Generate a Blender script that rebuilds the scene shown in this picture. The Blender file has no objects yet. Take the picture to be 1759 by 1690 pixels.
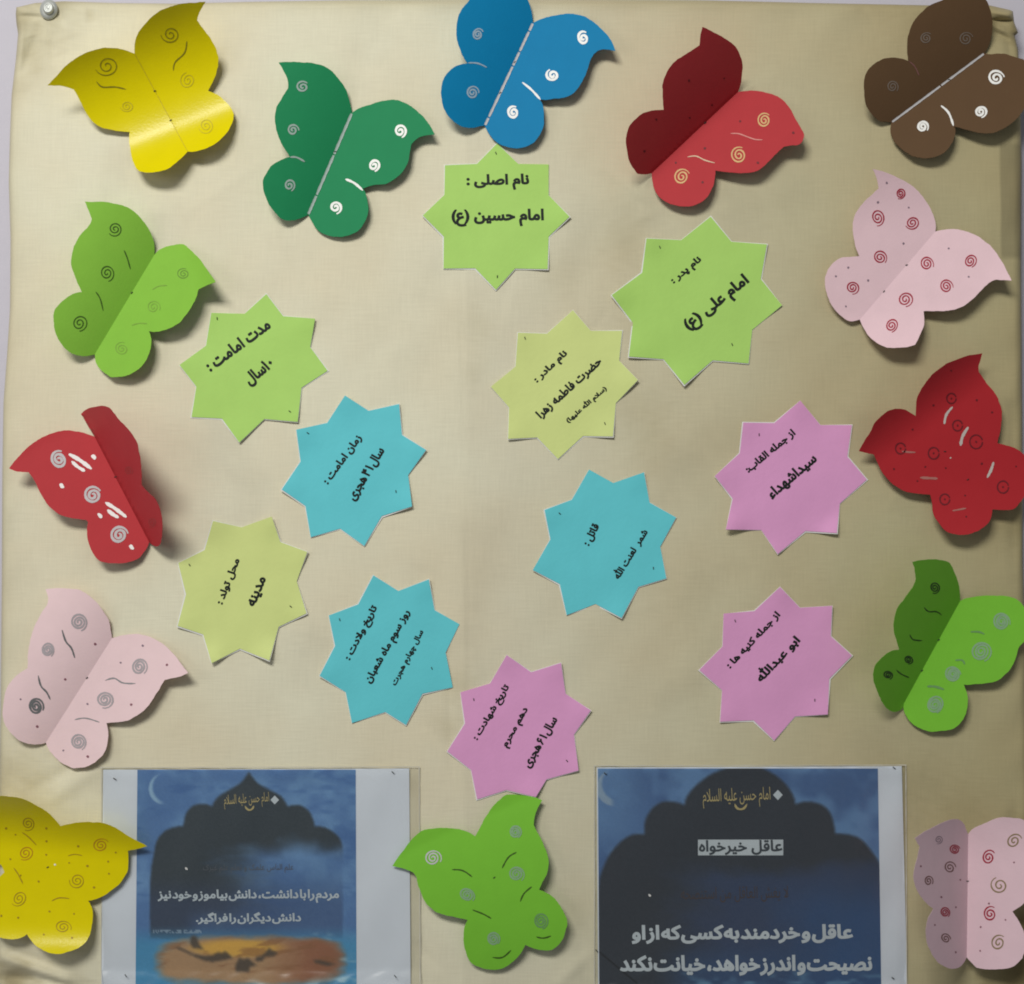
import bpy, math, random
import numpy as np
from mathutils import Vector
from mathutils.geometry import delaunay_2d_cdt
random.seed(7)
R = math.radians
scene = bpy.context.scene
COL = scene.collection

# ---------------------------------------------------------------- camera, light, exposure
S = 0.0006            # metres of board per photograph pixel
FPX = 2100.0
DIST = FPX * S
PITCH = R(2.0)
CX, CY = 879.5, 845.0
F = Vector((0, math.cos(PITCH), math.sin(PITCH)))
U = Vector((0, -math.sin(PITCH), math.cos(PITCH)))
RT = Vector((1, 0, 0))
CAM = -F * DIST
cam = bpy.data.cameras.new('camera'); cam_o = bpy.data.objects.new('camera', cam); COL.objects.link(cam_o)
cam_o.location = CAM; cam_o.rotation_euler = (R(90) + PITCH, 0, 0)
cam.sensor_fit = 'HORIZONTAL'; cam.sensor_width = 36; cam.lens = 36 * FPX / 1759.0
cam.clip_start = 0.01; cam.clip_end = 50
scene.camera = cam_o
w = bpy.data.worlds.new('World'); scene.world = w; w.use_nodes = True
w.node_tree.nodes['Background'].inputs[0].default_value = (0.95, 0.97, 1.0, 1)
w.node_tree.nodes['Background'].inputs[1].default_value = 0.148

def area(name, loc, target, sx, sy, power, col):
    l = bpy.data.lights.new(name, 'AREA'); l.shape = 'RECTANGLE'; l.size = sx; l.size_y = sy
    l.energy = power; l.color = col
    o = bpy.data.objects.new(name, l); COL.objects.link(o); o.location = loc
    o.rotation_euler = (Vector(target) - Vector(loc)).to_track_quat('-Z', 'Y').to_euler()
    return o
area('ceiling_lamp', (-0.75, -2.2, 1.45), (-0.1, 0, 0), 1.1, 0.5, 54, (1.0, 0.98, 0.93))
area('side_fill', (-1.75, -1.35, 0.35), (-0.2, 0, 0), 0.8, 0.8, 4, (1.0, 0.985, 0.955))  # added fill for the left-to-right falloff, no such lamp is known
scene.view_settings.view_transform = 'Standard'
scene.view_settings.look = 'None'
scene.view_settings.exposure = 0.0
scene.view_settings.gamma = 1.0
scene.cycles.pixel_filter_type = 'BLACKMAN_HARRIS'
scene.cycles.filter_width = 1.9

# ---------------------------------------------------------------- helpers
def P(px, py, h=0.0):
    """point of the place seen at photograph pixel px,py and h pixels' worth in front of the board"""
    d = F + RT * ((px - CX) / FPX) - U * ((py - CY) / FPX)
    t = (-h * S - CAM.y) / d.y
    return CAM + d * t

def lin(c):
    return tuple(((v / 255) / 12.92 if v / 255 <= 0.04045 else ((v / 255 + 0.055) / 1.055) ** 2.4) for v in c)

MATS = {}
def mat(name, rgb, rough=0.6, spec=0.35, mottle=0.05, bump=0.15, bscale=900, metallic=0.0):
    if name in MATS: return MATS[name]
    m = bpy.data.materials.new(name); m.use_nodes = True
    nt = m.node_tree; b = nt.nodes['Principled BSDF']
    tc = nt.nodes.new('ShaderNodeTexCoord')
    n = nt.nodes.new('ShaderNodeTexNoise'); n.inputs['Scale'].default_value = 60; n.inputs['Detail'].default_value = 5
    nt.links.new(tc.outputs['Object'], n.inputs['Vector'])
    mr = nt.nodes.new('ShaderNodeMapRange'); mr.inputs[3].default_value = 1 - mottle; mr.inputs[4].default_value = 1 + mottle
    nt.links.new(n.outputs[0], mr.inputs[0])
    vm = nt.nodes.new('ShaderNodeVectorMath'); vm.operation = 'SCALE'
    vm.inputs[0].default_value = rgb; nt.links.new(mr.outputs[0], vm.inputs['Scale'])
    nt.links.new(vm.outputs[0], b.inputs['Base Color'])
    b.inputs['Roughness'].default_value = rough
    b.inputs['Specular IOR Level'].default_value = spec
    b.inputs['Metallic'].default_value = metallic
    if bump:
        n2 = nt.nodes.new('ShaderNodeTexNoise'); n2.inputs['Scale'].default_value = bscale; n2.inputs['Detail'].default_value = 3
        nt.links.new(tc.outputs['Object'], n2.inputs['Vector'])
        bp = nt.nodes.new('ShaderNodeBump'); bp.inputs['Strength'].default_value = bump; bp.inputs['Distance'].default_value = 0.0006
        nt.links.new(n2.outputs[0], bp.inputs['Height']); nt.links.new(bp.outputs[0], b.inputs['Normal'])
    MATS[name] = m
    return m

def make(name, verts, faces, m, parent=None, origin=Vector((0, 0, 0)), smooth=True):
    me = bpy.data.meshes.new(name)
    me.from_pydata([tuple(Vector(v) - origin) for v in verts], [], faces)
    me.materials.append(m)
    if smooth: me.shade_smooth()
    o = bpy.data.objects.new(name, me); COL.objects.link(o)
    if parent: o.parent = parent
    else: o.location = origin
    return o

def empty(name, loc, label, cat, group=None):
    o = bpy.data.objects.new(name, None); COL.objects.link(o); o.location = loc; o.empty_display_size = 0.02
    o['label'] = label; o['category'] = cat
    if group: o['group'] = group
    return o

def spline(pts, closed=False, step=4.0):
    """Catmull-Rom through pts; a third value of 1 marks a sharp corner"""
    n = len(pts); out = []
    segs = n if closed else n - 1
    for i in range(segs):
        p1 = pts[i]; p2 = pts[(i + 1) % n]
        p0 = pts[(i - 1) % n] if (closed or i > 0) else p1
        p3 = pts[(i + 2) % n] if (closed or i + 2 < n) else p2
        a = np.array(p1[:2], float); b = np.array(p2[:2], float)
        m1 = (b - np.array(p0[:2], float)) * 0.5; m2 = (np.array(p3[:2], float) - a) * 0.5
        L = np.linalg.norm(b - a)
        if len(p1) > 2 or (not closed and i == 0): m1 = b - a - 0.25 * m2 if L else m1
        if len(p2) > 2 or (not closed and i + 2 == n): m2 = b - a - 0.25 * m1 if L else m2
        for v in (m1, m2):
            q = np.linalg.norm(v)
            if q > 1.3 * L and q: v *= 1.3 * L / q
        k = max(1, int(round(L / step)))
        for j in range(k):
            t = j / k; t2 = t * t; t3 = t2 * t
            out.append((2*t3-3*t2+1)*a + (t3-2*t2+t)*m1 + (-2*t3+3*t2)*b + (t3-t2)*m2)
    if not closed: out.append(np.array(pts[-1][:2], float))
    return out

def dedupe(pl, eps=0.4):
    o = [pl[0]]
    for p in pl[1:]:
        if np.linalg.norm(p - o[-1]) > eps: o.append(p)
    if np.linalg.norm(o[0] - o[-1]) < eps: o.pop()
    return o

def sheet(name, outline, hf, m, parent=None, origin=Vector((0, 0, 0)), grid=8.0, thick=0.0006, subdiv=None):
    """a real sheet of paper: front, back and cut edge, bent by the height function hf(px,py)"""
    pl = dedupe(outline)
    if subdiv:
        q = []
        for i, p in enumerate(pl):
            b = pl[(i + 1) % len(pl)]; k = max(1, int(np.linalg.norm(b - p) / subdiv))
            q += [p + (b - p) * j / k for j in range(k)]
        pl = q
    a = np.array(pl); n = len(pl)
    x0, y0 = a.min(0); x1, y1 = a.max(0)
    gx, gy = np.meshgrid(np.arange(x0 + grid * .5, x1, grid), np.arange(y0 + grid * .5, y1, grid))
    g = np.stack([gx.ravel(), gy.ravel()], 1)
    b2 = np.roll(a, -1, 0); ins = np.zeros(len(g), bool)
    dmin = np.full(len(g), 1e9)
    for p, q in zip(a, b2):
        c = (p[1] > g[:, 1]) != (q[1] > g[:, 1])
        with np.errstate(divide='ignore', invalid='ignore'):
            xx = (q[0] - p[0]) * (g[:, 1] - p[1]) / (q[1] - p[1]) + p[0]
        ins ^= c & (g[:, 0] < xx)
        dmin = np.minimum(dmin, np.hypot(g[:, 0] - p[0], g[:, 1] - p[1]))
    g = g[ins & (dmin > grid * 0.35)]
    vin = [Vector(p) for p in a] + [Vector(p) for p in g]
    r = delaunay_2d_cdt(vin, [], [list(range(n))], 1, 1e-4)
    vs, fs, ed = r[0], r[2], None
    top = [P(v.x, v.y, hf(v.x, v.y)) for v in vs]
    N = len(top)
    verts = top + [p + Vector((0, thick, 0)) for p in top]
    faces = []
    cnt = {}
    for f in fs:
        ar = sum(vs[f[i]].x * vs[f[(i + 1) % len(f)]].y - vs[f[(i + 1) % len(f)]].x * vs[f[i]].y for i in range(len(f)))
        f = list(f) if ar < 0 else list(f)[::-1]
        faces.append(f); faces.append([i + N for i in f[::-1]])
        for i in range(len(f)):
            cnt[(f[i], f[(i + 1) % len(f)])] = 1
    for (i, j) in cnt:
        if (j, i) not in cnt: faces.append([j, i, i + N, j + N])
    o = make(name, verts, faces, m, parent, origin)
    me = o.data
    # crisp cut edge: the rim quads are flat shaded
    sm = [len(p.vertices) != 4 for p in me.polygons]
    me.polygons.foreach_set('use_smooth', sm)
    me.set_sharp_from_angle(angle=R(40))
    return o

def ribbon(name, pts, width, hf, m, parent, origin, lift=0.5, taper=0.6, wob=0.12):
    """a drawn line lying on its sheet"""
    pts = dedupe([np.array(p, float) for p in pts], 0.3) if len(pts) > 2 else [np.array(p, float) for p in pts]
    n = len(pts); verts = []; faces = []
    ph = random.random() * 9
    for i, p in enumerate(pts):
        t = pts[min(n - 1, i + 1)] - pts[max(0, i - 1)]
        L = np.linalg.norm(t) or 1; nrm = np.array([-t[1], t[0]]) / L
        e = min(i, n - 1 - i) / max(1, n * 0.12)
        wd = width * 0.5 * (taper + (1 - taper) * min(1, e)) * (1 + wob * math.sin(i * 0.9 + ph) + wob * 0.7 * math.sin(i * 2.3 + ph * 2))
        for k in (-1, 0, 1):
            q = p + nrm * wd * k
            verts.append(P(q[0], q[1], hf(q[0], q[1]) + lift))
    for i in range(n - 1):
        for k in (0, 1):
            a = i * 3 + k
            faces.append([a, a + 1, a + 4, a + 3])
    o = make(name, verts, faces, m, parent, origin)
    return o

def spiral(cx, cy, r, turns=2.1, end=0.6, direction=1, sq=0.93, tilt=0.5, inner=0.1):
    n = int(14 * turns) + 8; pts = []
    j1, j2 = random.random() * 6, random.random() * 6
    for i in range(n):
        t = i / (n - 1)
        a = end + direction * (t - 1) * turns * 2 * math.pi
        rr = r * (inner + (1 - inner) * t) * (1 + 0.05 * math.sin(a * 1.7 + j1))
        x, y = rr * math.cos(a), rr * math.sin(a) * sq
        pts.append((cx + x * math.cos(tilt) - y * math.sin(tilt), cy + x * math.sin(tilt) + y * math.cos(tilt)))
    return pts

def disc(name, cx, cy, r, hf, m, parent, origin, sx=1.0, ang=0.0, lift=0.6):
    verts = [P(cx, cy, hf(cx, cy) + lift)]; n = 10; faces = []
    for i in range(n):
        a = 2 * math.pi * i / n; rr = r * random.uniform(.85, 1.12)
        x, y = rr * math.cos(a) * sx, rr * math.sin(a)
        q = (cx + x * math.cos(ang) - y * math.sin(ang), cy + x * math.sin(ang) + y * math.cos(ang))
        verts.append(P(q[0], q[1], hf(*q) + lift))
    for i in range(n): faces.append([0, 1 + i, 1 + (i + 1) % n])
    return make(name, verts, faces, m, parent, origin)

# ---------------------------------------------------------------- Persian lettering (shaped by hand into joined forms)
FORMS = {'ا': (0xFE8D, 0), 'آ': (0xFE81, 0), 'ب': (0xFE8F, 1), 'پ': (0xFB56, 1), 'ت': (0xFE95, 1), 'ث': (0xFE99, 1), 'ج': (0xFE9D, 1),
         'چ': (0xFB7A, 1), 'ح': (0xFEA1, 1), 'خ': (0xFEA5, 1), 'د': (0xFEA9, 0), 'ذ': (0xFEAB, 0), 'ر': (0xFEAD, 0), 'ز': (0xFEAF, 0),
         'س': (0xFEB1, 1), 'ش': (0xFEB5, 1), 'ص': (0xFEB9, 1), 'ض': (0xFEBD, 1), 'ط': (0xFEC1, 1), 'ظ': (0xFEC5, 1), 'ع': (0xFEC9, 1),
         'غ': (0xFECD, 1), 'ف': (0xFED1, 1), 'ق': (0xFED5, 1), 'ک': (0xFB8E, 1), 'گ': (0xFB92, 1), 'ل': (0xFEDD, 1), 'م': (0xFEE1, 1),
         'ن': (0xFEE5, 1), 'و': (0xFEED, 0), 'ه': (0xFEE9, 1), 'ی': (0xFBFC, 1)}
def shape(s):
    s = s.replace('الله', '\uE000')
    out = []; i = 0; prev = False
    while i < len(s):
        c = s[i]
        if c == '\uE000': out.append('\uFDF2'); prev = False; i += 1; continue
        if c == '\u200c': prev = False; i += 1; continue
        if c == 'ل' and i + 1 < len(s) and s[i + 1] == 'ا':
            out.append('\uFEFC' if prev else '\uFEFB'); prev = False; i += 2; continue
        if c not in FORMS:
            out.append({'(': ')', ')': '('}.get(c, c)); prev = False; i += 1; continue
        base, dual = FORMS[c]
        nxt = i + 1 < len(s) and s[i + 1] in FORMS
        if dual:
            k = 3 if (prev and nxt) else 2 if nxt else 1 if prev else 0
        else:
            k = 1 if prev else 0
        out.append(chr(base + k)); prev = bool(dual and nxt); i += 1
    # right to left, numbers kept left to right
    out = out[::-1]; res = []; num = []
    for c in out:
        if '\u06f0' <= c <= '\u06f9': num.insert(0, c)
        else:
            res += num; num = []; res.append(c)
    return ''.join(res + num)

def fill_glyphs(me, bold):
    """contours of the letters, made heavier by `bold`, filled where the winding is not zero"""
    V = np.array([v.co[:2] for v in me.vertices]); nxt = {}
    for e in me.edges: nxt.setdefault(e.vertices[0], []).append(e.vertices[1])
    adj = {}
    for e in me.edges:
        a, b_ = e.vertices; adj.setdefault(a, []).append(b_); adj.setdefault(b_, []).append(a)
    seen = set(); loops = []
    for st in range(len(V)):
        if st in seen or st not in adj: continue
        lp = [st]; seen.add(st); prev_, cur = None, st
        # vertices of one contour are stored in drawing order: start towards the next index
        while True:
            cand = [q for q in adj[cur] if q not in seen]
            if not cand: break
            cur = min(cand, key=lambda q: (q != cur + 1, q)); seen.add(cur); lp.append(cur)
        if len(lp) > 2: loops.append(V[lp])
    out = []
    for lp in loops:
        keep = [lp[0]]
        for p in lp[1:]:
            if np.hypot(*(p - keep[-1])) > 1e-4: keep.append(p)
        if np.hypot(*(keep[0] - keep[-1])) < 1e-4: keep.pop()
        out.append(np.array(keep))
    def sarea(l): return .5 * np.sum(l[:, 0] * np.roll(l[:, 1], -1) - np.roll(l[:, 0], -1) * l[:, 1])
    big = max(out, key=lambda l: abs(sarea(l)))
    sg = 1 if sarea(big) > 0 else -1
    def inside(p, l):
        r_ = False
        for q, t in zip(l, np.roll(l, -1, 0)):
            if (q[1] > p[1]) != (t[1] > p[1]) and p[0] < (t[0] - q[0]) * (p[1] - q[1]) / (t[1] - q[1]) + q[0]: r_ = not r_
        return r_
    good = [l for l in out if sarea(l) * sg > 0]
    out = [l if sarea(l) * sg > 0 or any(inside(l[0], g_) for g_ in good) else l[::-1] for l in out]
    off = []
    for l in out:
        if bold:
            t0 = l - np.roll(l, 1, 0); t1 = np.roll(l, -1, 0) - l
            t0 /= np.maximum(np.hypot(t0[:, 0], t0[:, 1]), 1e-9)[:, None]; t1 /= np.maximum(np.hypot(t1[:, 0], t1[:, 1]), 1e-9)[:, None]
            n0 = np.stack([t0[:, 1], -t0[:, 0]], 1); n1 = np.stack([t1[:, 1], -t1[:, 0]], 1)
            n = n0 + n1; L = np.maximum(np.hypot(n[:, 0], n[:, 1]), .35); n = n / L[:, None] * np.minimum(2 / L, 1.35)[:, None]
            l = l + sg * bold * n
        off.append(l)
    pts = np.concatenate(off); faces_ = []; k = 0; ed = []
    for l in off:
        n = len(l); ed += [(k + i, k + (i + 1) % n) for i in range(n)]; k += n
    r = delaunay_2d_cdt([Vector(p) for p in pts], ed, [], 0, 1e-5)
    vs = np.array([[v.x, v.y] for v in r[0]]); tri = np.array([f for f in r[2] if len(f) == 3])
    cen = vs[tri].mean(1); wn = np.zeros(len(tri))
    for l in off:
        a, b_ = l, np.roll(l, -1, 0)
        for p, q in zip(a, b_):
            side_ = (q[0] - p[0]) * (cen[:, 1] - p[1]) - (cen[:, 0] - p[0]) * (q[1] - p[1])
            wn += ((p[1] <= cen[:, 1]) & (q[1] > cen[:, 1]) & (side_ > 0)).astype(int)
            wn -= ((p[1] > cen[:, 1]) & (q[1] <= cen[:, 1]) & (side_ < 0)).astype(int)
    tri = tri[wn * sg > 0]
    used = np.unique(tri); mp = {int(u): i for i, u in enumerate(used)}
    return vs[used], [[mp[int(q)] for q in t] for t in tri]

def lettering(s, L, Rr, H, hf, m, parent, origin, bold=0.047, space=1.0, lift=0.7, name='lettering', shaped=True, condense=1.0):
    cu = bpy.data.curves.new('lettering_curve', 'FONT'); cu.body = shape(s) if shaped else s; cu.size = 1
    cu.fill_mode = 'NONE'; cu.resolution_u = 3; cu.space_word = space
    o = bpy.data.objects.new('lettering_curve', cu); COL.objects.link(o)
    bpy.context.view_layer.update()
    me = bpy.data.meshes.new_from_object(o.evaluated_get(bpy.context.evaluated_depsgraph_get()))
    bpy.data.objects.remove(o); bpy.data.curves.remove(cu)
    co, fs = fill_glyphs(me, bold)
    bpy.data.meshes.remove(me)
    mn = co.min(0); mx = co.max(0)
    u = (co[:, 0] - mn[0]) / (mx[0] - mn[0]); v = (co[:, 1] - mn[1]) / (mx[1] - mn[1]) - 0.5
    L = np.array(L, float); Rr = np.array(Rr, float); d = Rr - L; nn = np.array([d[1], -d[0]]) / np.linalg.norm(d)
    q = L + u[:, None] * d + (v * H)[:, None] * nn
    verts = [P(a, b, hf(a, b) + lift) for a, b in q]
    return make(name, verts, fs, m, parent, origin, smooth=False)

# ---------------------------------------------------------------- wall
wallm = mat('lilac_wall_paint', lin((198, 195, 205)), 0.7, 0.2, 0.03, 0.25, 300)
def quadgrid(name, x0, x1, z0, z1, y, nx, nz, m):
    vs = []; fs = []
    for j in range(nz + 1):
        for i in range(nx + 1):
            vs.append((x0 + (x1 - x0) * i / nx, y, z0 + (z1 - z0) * j / nz))
    for j in range(nz):
        for i in range(nx):
            a = j * (nx + 1) + i; fs.append([a, a + 1, a + nx + 2, a + nx + 1])
    return make(name, vs, fs, m)
wl = quadgrid('wall', -1.6, 1.6, -1.4, 1.4, 0.030, 4, 4, wallm); wl['kind'] = 'structure'

# ---------------------------------------------------------------- board covered in cloth
def interp(tab, t):
    xs, ys = zip(*tab); return np.interp(t, xs, ys)
LEFT = [(-20, 30), (10, 27), (25, 28), (45, 31), (90, 27), (150, 20), (220, 17), (300, 15), (400, 18), (520, 17), (600, 12), (680, 6), (800, 4), (1000, 3), (1200, 1), (1400, -2), (1700, -6), (1800, -8)]
RIGHT = [(-20, 1738), (15, 1742), (30, 1749), (38, 1743), (60, 1749), (120, 1752), (250, 1755), (450, 1754), (700, 1756), (950, 1757), (1100, 1762), (1400, 1770), (1800, 1776)]
TOP = [(-10, 13), (30, 12), (60, 5), (110, 2), (200, 5), (300, 6), (430, 3), (600, 0), (900, -2), (1200, 0), (1400, 5), (1600, 9), (1700, 9), (1735, 17), (1760, 30)]
WR = [(72, 42, 42, 120, 11, -5), (38, 40, 33, 110, 6, 3), (30, 28, 75, 30, 5, -4), (155, 8, 157, 38, 5, -2.2), (100, 8, 108, 42, 6, -4),
      (55, 60, 90, 70, 8, 2), (88, 60, 93, 110, 7, -1.5), (435, 6, 470, 9, 6, -2), (1475, 8, 1490, 22, 7, -2),
      (1702, 20, 1748, 26, 7, 9), (1700, 35, 1746, 36, 3.2, -9), (1702, 40, 1738, 60, 5, 4), (1700, 52, 1730, 66, 4, -3), (1730, 60, 1745, 130, 9, -4),
      (793, 430, 799, 820, 4, -1.1), (799, 820, 806, 1150, 4, -1.2), (806, 1150, 800, 1310, 5, -1.4), (768, 1120, 776, 1330, 6, -1.4),
      (1030, 288, 1110, 345, 9, 1.6), (1040, 300, 1120, 365, 8, -1.3), (1090, 380, 1130, 360, 9, 1.2), (985, 440, 1000, 560, 14, -1.3), (1060, 640, 1100, 720, 14, -1.6),
      (80, 1378, 170, 1318, 13, 3.2), (60, 1352, 150, 1305, 11, -3), (20, 1345, 60, 1380, 9, 2), (30, 1320, 12, 1250, 12, -3),
      (0, 1643, 112, 1682, 8, 9), (0, 1628, 100, 1658, 7, -3), (8, 1678, 50, 1684, 11, -14), (50, 1678, 140, 1700, 5, -7), (120, 1690, 175, 1692, 4, -2),
      (160, 1470, 166, 1690, 7, -1.6), (1590, 1380, 1620, 1690, 20, -2), (1740, 700, 1745, 1000, 11, -3.5), (1745, 1390, 1735, 1440, 12, -4),
      (990, 1600, 1010, 1690, 12, -2), (950, 1500, 1000, 1560, 16, 1.6), (960, 1690, 1010, 1640, 9, 2), (720, 1560, 760, 1620, 12, 1.5), (715, 1620, 750, 1660, 8, -1.8),
      (1560, 1300, 1600, 1340, 13, 1.8), (220, 860, 300, 960, 26, 1.2), (520, 500, 640, 520, 30, 1.0), (300, 560, 290, 420, 18, .8), (1180, 1000, 1190, 1280, 30, 1.4)]
_r = random.Random(21)
for _ in range(46):
    _x, _y, _a, _l = _r.uniform(30, 1730), _r.uniform(20, 1690), _r.gauss(1.57, .7), _r.uniform(50, 190)
    WR.append((_x, _y, _x + math.cos(_a) * _l, _y + math.sin(_a) * _l, _r.uniform(3.5, 8), _r.choice([-1, 1]) * _r.uniform(.3, .75)))
def board_h(x, y):
    x = np.asarray(x, float); y = np.asarray(y, float)
    h = np.zeros_like(x)
    for x1, y1, x2, y2, wd, am in WR:
        dx, dy = x2 - x1, y2 - y1; L2 = dx * dx + dy * dy
        t = np.clip(((x - x1) * dx + (y - y1) * dy) / L2, 0, 1)
        # amplitude dies off softly towards both ends
        d2 = (x - x1 - t * dx) ** 2 + (y - y1 - t * dy) ** 2
        h += am * np.exp(-d2 / (wd * wd)) * (0.45 + 0.55 * np.sin(np.pi * np.clip(t, 0.02, 0.98)))
    h += 0.75 * np.sin(x / 37.0 + 1.3 * np.sin(y / 61.0)) * np.sin(y / 53.0 + 0.7) + 0.35 * np.sin(x / 19.0 + y / 43.0 + 2 * np.sin(y / 90.0))
    edge = np.minimum(np.minimum(x - 10, 1750 - x), y - 5)
    h += 1.1 * np.exp(-np.clip(edge, 0, None) / 30.0) * np.sin(y / 17.0 + x / 23.0)
    return h
def axis(n, ext=1.0, e=60):
    return np.linspace(0, 1, n)
NX, NY = 380, 370
ys_ = -2 + 1800 * (np.concatenate([np.linspace(0, 0.06, 60, endpoint=False), np.linspace(0.06, 1, NY - 60)]))
us_ = np.concatenate([np.linspace(0, .04, 30, endpoint=False), np.linspace(.04, .955, NX - 65, endpoint=False), np.linspace(.955, 1, 35)])
verts = []; faces = []
rowrad = 13.0
yt = None
Xg = np.zeros((NY, NX)); Yg = np.zeros((NY, NX)); Hg = np.zeros((NY, NX))
for j, yv in enumerate(ys_):
    xl, xr = interp(LEFT, yv), interp(RIGHT, yv)
    xs = xl + us_ * (xr - xl)
    top = interp(TOP, xs)
    f = (yv + 2) / 1800.0
    yy = top + f * (1800 - top)
    e = np.minimum(np.minimum(xs - xl, xr - xs), yy - top)
    q = np.clip(1 - e / rowrad, 0, 1)
    Xg[j], Yg[j] = xs, yy
    Hg[j] = board_h(xs, yy) * np.clip(e / 6, 0.2, 1) - rowrad * (1 - np.sqrt(np.clip(1 - q * q, 0, 1)))
for j in range(NY):
    for i in range(NX): verts.append(P(Xg[j, i], Yg[j, i], Hg[j, i]))
for j in range(NY - 1):
    for i in range(NX - 1):
        a = j * NX + i; faces.append([a, a + NX, a + NX + 1, a + 1])
# turned sides of the cloth, running back to the wall
def side(idx):
    base = len(verts)
    for k in idx:
        p = verts[k]; verts.append(Vector((p.x, 0.018 + 0 * p.y, p.z)))
    for k in range(len(idx) - 1):
        faces.append([idx[k], idx[k + 1], base + k + 1, base + k])
side([j * NX for j in range(NY)][::-1]); side([j * NX + NX - 1 for j in range(NY)]); side(list(range(NX)))

cl = bpy.data.materials.new('beige_cloth'); cl.use_nodes = True
nt = cl.node_tree; b = nt.nodes['Principled BSDF']
b.inputs['Roughness'].default_value = 0.75; b.inputs['Specular IOR Level'].default_value = 0.25
b.inputs['Sheen Weight'].default_value = 0.1
tc = nt.nodes.new('ShaderNodeTexCoord')
def node(t, **kw):
    n = nt.nodes.new(t)
    for k, v in kw.items(): setattr(n, k, v)
    return n
def noise(scale, detail=4, vec=None, rough=0.5):
    n = node('ShaderNodeTexNoise'); n.inputs['Scale'].default_value = scale; n.inputs['Detail'].default_value = detail
    n.inputs['Roughness'].default_value = rough
    nt.links.new(vec or tc.outputs['Object'], n.inputs['Vector']); return n
def ramp(src, a, bb, c0, c1):
    r = node('ShaderNodeMapRange'); r.inputs[1].default_value = a; r.inputs[2].default_value = bb
    r.inputs[3].default_value = c0; r.inputs[4].default_value = c1; nt.links.new(src, r.inputs[0]); return r.outputs[0]
def mul(a, bb):
    m = node('ShaderNodeMath', operation='MULTIPLY')
    nt.links.new(a, m.inputs[0])
    if isinstance(bb, float): m.inputs[1].default_value = bb
    else: nt.links.new(bb, m.inputs[1])
    return m.outputs[0]
def add(a, bb):
    m = node('ShaderNodeMath', operation='ADD'); nt.links.new(a, m.inputs[0])
    if isinstance(bb, float): m.inputs[1].default_value = bb
    else: nt.links.new(bb, m.inputs[1])
    return m.outputs[0]
sep = node('ShaderNodeSeparateXYZ'); nt.links.new(tc.outputs['Object'], sep.inputs[0])
blot = ramp(noise(5.5, 3).outputs[0], .38, .68, 0, 1)          # yellowed / greyer patches
mix = node('ShaderNodeMix', data_type='RGBA')
CLOTH_A = lin((225, 221, 196)); CLOTH_B = lin((221, 212, 184))
nt.links.new(blot, mix.inputs[0]); mix.inputs[6].default_value = CLOTH_A + (1,); mix.inputs[7].default_value = CLOTH_B + (1,)
# threads: two directions of fine streaks
mpx = node('ShaderNodeMapping'); mpx.inputs['Scale'].default_value = (1, 1, 0.06); nt.links.new(tc.outputs['Object'], mpx.inputs[0])
mpz = node('ShaderNodeMapping'); mpz.inputs['Scale'].default_value = (0.06, 1, 1); nt.links.new(tc.outputs['Object'], mpz.inputs[0])
thx = noise(650, 3, mpx.outputs[0]).outputs[0]; thz = noise(650, 3, mpz.outputs[0]).outputs[0]
thr = add(thx, thz)
tone = ramp(thr, .75, 1.25, .97, 1.03)
# the older right half of the cloth, beyond the sewn join, is a little browner; a cast shade is painted as a darker strip at the upper right edge
def box(src, a, bb, soft):
    return mul(ramp(src, a - soft, a + soft, 0, 1), ramp(src, bb - soft, bb + soft, 1, 0))
X0 = P(796, 800).x
join = ramp(sep.outputs[0], X0 - .001, X0 + .004, 1.0, 0.94)
wide = ramp(sep.outputs[0], X0 + .03, P(1650, 800).x, 1.0, 0.66)
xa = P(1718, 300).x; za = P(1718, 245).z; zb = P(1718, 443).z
shade_strip = mul(ramp(sep.outputs[0], xa - .0015, xa + .0015, 0, 1), box(sep.outputs[2], zb, za, .003))
shade_strip_f = ramp(shade_strip, 0, 1, 1.0, 0.70)
# brown smudges near the middle
sm = ramp(noise(9, 4).outputs[0], .55, .75, 1.0, 0.90)
dirt_and_shade = node('ShaderNodeVertexColor', layer_name='dirt_and_shade')
tone = mul(mul(mul(mul(tone, join), wide), shade_strip_f), sm)
sc = node('ShaderNodeVectorMath', operation='SCALE'); nt.links.new(mix.outputs[2], sc.inputs[0]); nt.links.new(tone, sc.inputs['Scale'])
hs = node('ShaderNodeMix', data_type='RGBA', blend_type='MULTIPLY')
nt.links.new(sc.outputs[0], hs.inputs[6]); hs.inputs[7].default_value = (1.0, 0.925, 0.69, 1)
nt.links.new(ramp(sep.outputs[0], X0 + .05, P(1700, 800).x, 0, 1), hs.inputs[0])
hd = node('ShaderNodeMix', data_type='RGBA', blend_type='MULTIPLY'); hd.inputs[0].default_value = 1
nt.links.new(hs.outputs[2], hd.inputs[6]); nt.links.new(dirt_and_shade.outputs[0], hd.inputs[7])
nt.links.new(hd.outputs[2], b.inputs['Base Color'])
bp = node('ShaderNodeBump'); bp.inputs['Strength'].default_value = .35; bp.inputs['Distance'].default_value = .0005
nt.links.new(thr, bp.inputs['Height']); nt.links.new(bp.outputs[0], b.inputs['Normal'])

brd = empty('bulletin_board', (0, 0, 0), 'square notice board covered in wrinkled beige cloth, hung on lilac wall', 'notice board')
cover = make('cloth_cover', verts, faces, cl, brd)
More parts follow.
